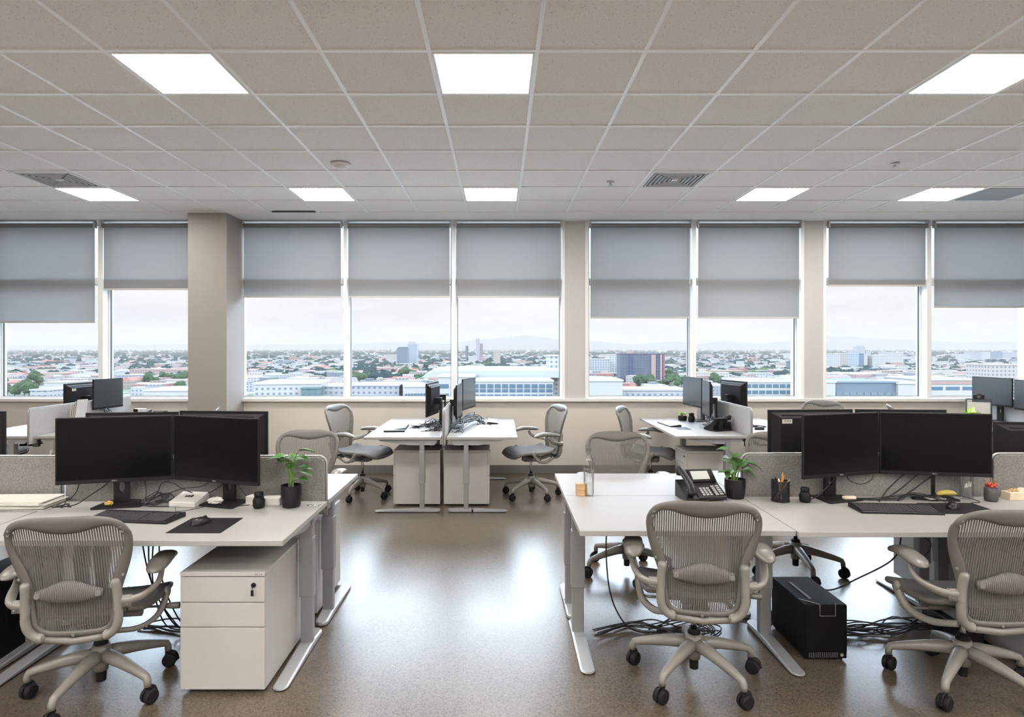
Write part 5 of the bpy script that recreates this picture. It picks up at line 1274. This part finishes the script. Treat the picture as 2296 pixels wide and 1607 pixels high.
while len(cells) < 300 and tries < 20000:
    tries += 1
    yb = 806+(rg.random()**1.0)*84; px = rg.uniform(-60, 2350); D = gd(yb)
    if not visible_px(px) or D < 590 or not free(PX(px, D), D, 16): continue
    k = rg.randrange(len(pmesh)); wpx = 30*F/D
    if any(abs(px-p)*1.0 < wpx*.75+4 and abs(yb-y) < 2.2 for p, y in cells): continue
    cells.append((px, yb)); o = bpy.data.objects.new('city_building', pmesh[k]); C.objects.link(o)
    o.location = (PX(px, D), D, GZ); o.rotation_euler = (0, 0, rg.choice((0, 0, .12, -.1, PI/2, .3))); o.scale = (1, 1, rg.uniform(.8, 1.3))
    tag(o, 'small low building in the hazy city seen through the windows', 'building', 'small low buildings of the city')
mb = MB()
for i in range(9000):
    yb = 784.5+(rg.random()**1.25)*80; D = gd(yb); px = rg.uniform(-300, 2600); s_ = rg.uniform(.7, 1.5)
    c = rg.choice(PAL); x = PX(px, D)
    if not free(x, D, 12): continue
    bmesh_box(mb, x, D, rg.uniform(9, 28)*s_, rg.uniform(8, 14)*s_, rg.uniform(4, 10)*s_, c, rg.choice((0, .15, -.1, .4, 1.2)))
stuff(obj('distant_buildings', mb, M['facade']), 'mass of tiny pale buildings stretching to the horizon', 'buildings')
# ---- trees
def tree_mb(rg, hgt=12, n=7, seg=(7, 5)):
    mb = MB(); mb.tube([(0, 0, 0), (0, 0, hgt*.45)], [.5, .3], 5)
    for i in range(n):
        a = rg.uniform(0, 2*PI); q = rg.uniform(0, hgt*.28); rr = rg.uniform(.18, .30)*hgt
        mb.ball((q*math.cos(a), q*math.sin(a), hgt*rg.uniform(.45, .78)), rr, rr, rr*.85, *seg, .14, rg)
    return mb
def tmat(name, c): return mat(name, c, .95, spec=.05, noise=(.5, .45))
TM = [tmat('dark blue green foliage', (.012, .030, .030)), tmat('mid green foliage', (.030, .052, .026)), tmat('olive foliage', (.065, .085, .038))]
tmesh = [mesh_of(tree_mb(rg, rg.uniform(10, 15), rg.randint(5, 9)), 'city_tree', TM[i % 3]) for i in range(12)]
zones = [((0, 100, 847, 890), 20, 1), ((40, 225, 795, 816), 26, 0), ((250, 425, 790, 803), 18, 0), ((268, 425, 800, 818), 14, 0), ((370, 425, 852, 873), 9, 1), ((336, 376, 850, 864), 6, 1), ((540, 625, 795, 812), 12, 0), ((590, 640, 842, 852), 7, 0), ((652, 682, 836, 846), 5, 0), ((722, 772, 824, 838), 9, 0), ((736, 772, 838, 852), 7, 2),
         ((786, 850, 812, 862), 26, 0), ((786, 835, 838, 862), 12, 1), ((838, 890, 822, 842), 14, 0), ((888, 938, 828, 850), 14, 1), ((918, 985, 846, 862), 10, 1), ((936, 1012, 805, 832), 14, 0), ((1026, 1105, 822, 834), 16, 1), ((1085, 1110, 812, 836), 7, 0), ((1120, 1170, 806, 816), 8, 0), ((1410, 1492, 863, 866), 7, 1), ((1493, 1545, 848, 868), 15, 1), ((1575, 1616, 850, 868), 9, 1), ((1668, 1722, 838, 848), 10, 2), ((1740, 1785, 838, 848), 6, 0), ((1990, 2062, 830, 844), 14, 0), ((2110, 2154, 806, 818), 9, 0), ((2088, 2150, 834, 850), 16, 0), ((2155, 2225, 820, 836), 14, 1)]
names_t = ('dark blue-green', 'green', 'olive green')
cnt = 0
for (a, b_, c, d_), n_, km in zones:
    for i in range(n_):
        if cnt >= 300: break
        cnt += 1
        px, yb = rg.uniform(a, b_), rg.uniform(c, d_)+3; D = gd(max(yb, 786)); k = rg.choice([q for q in range(12) if q % 3 == km])
        if not free(PX(px, D), D-14, 3): continue
        o = bpy.data.objects.new('tree', tmesh[k]); C.objects.link(o); o.location = (PX(px, D), D-14, GZ); o.rotation_euler = (0, 0, rg.uniform(0, 6)); s_ = rg.uniform(.8, 1.35)*(1 if D < 1500 else 1.3); o.scale = (s_*1.15, s_, s_)
        tag(o, '%s tree standing among the city buildings outside the windows' % names_t[km], 'tree', '%s trees of the city' % names_t[km])
mb = MB()
for i in range(9500):
    u = rg.random(); yb = 783.2+(u**2.2)*72; D = gd(yb); px = rg.uniform(-300, 2600); s_ = rg.uniform(4, 8)*(1.6 if D > 3500 else 1)
    x = PX(px, D)
    if not free(x, D, 8): continue
    mb.ball((x, D, GZ+s_*.7), s_*rg.uniform(1, 2.2), s_, s_*rg.uniform(.8, 1.2), 6, 4, .2, rg)
stuff(obj('distant_trees', mb, TM[0]), 'dark blue-green tree cover between the buildings up to the horizon', 'trees')
# ---- thin haze over the city
hm = bpy.data.materials.new('thin haze'); hm.use_nodes = True; t = hm.node_tree; t.nodes.clear()
vs_ = N(t, 'ShaderNodeVolumePrincipled', Density=1/8500.0); vs_.inputs['Color'].default_value = (.32, .287, .268, 1)
o_ = N(t, 'ShaderNodeOutputMaterial'); L(t, vs_.outputs[0], o_.inputs['Volume'])
hm.cycles.homogeneous_volume = True if hasattr(hm.cycles, 'homogeneous_volume') else None
stuff(obj('haze', MB().box(-15000, 15000, 150, 19500, GZ-1, 260), hm), 'thin pale haze over the distant city and hills', 'haze')
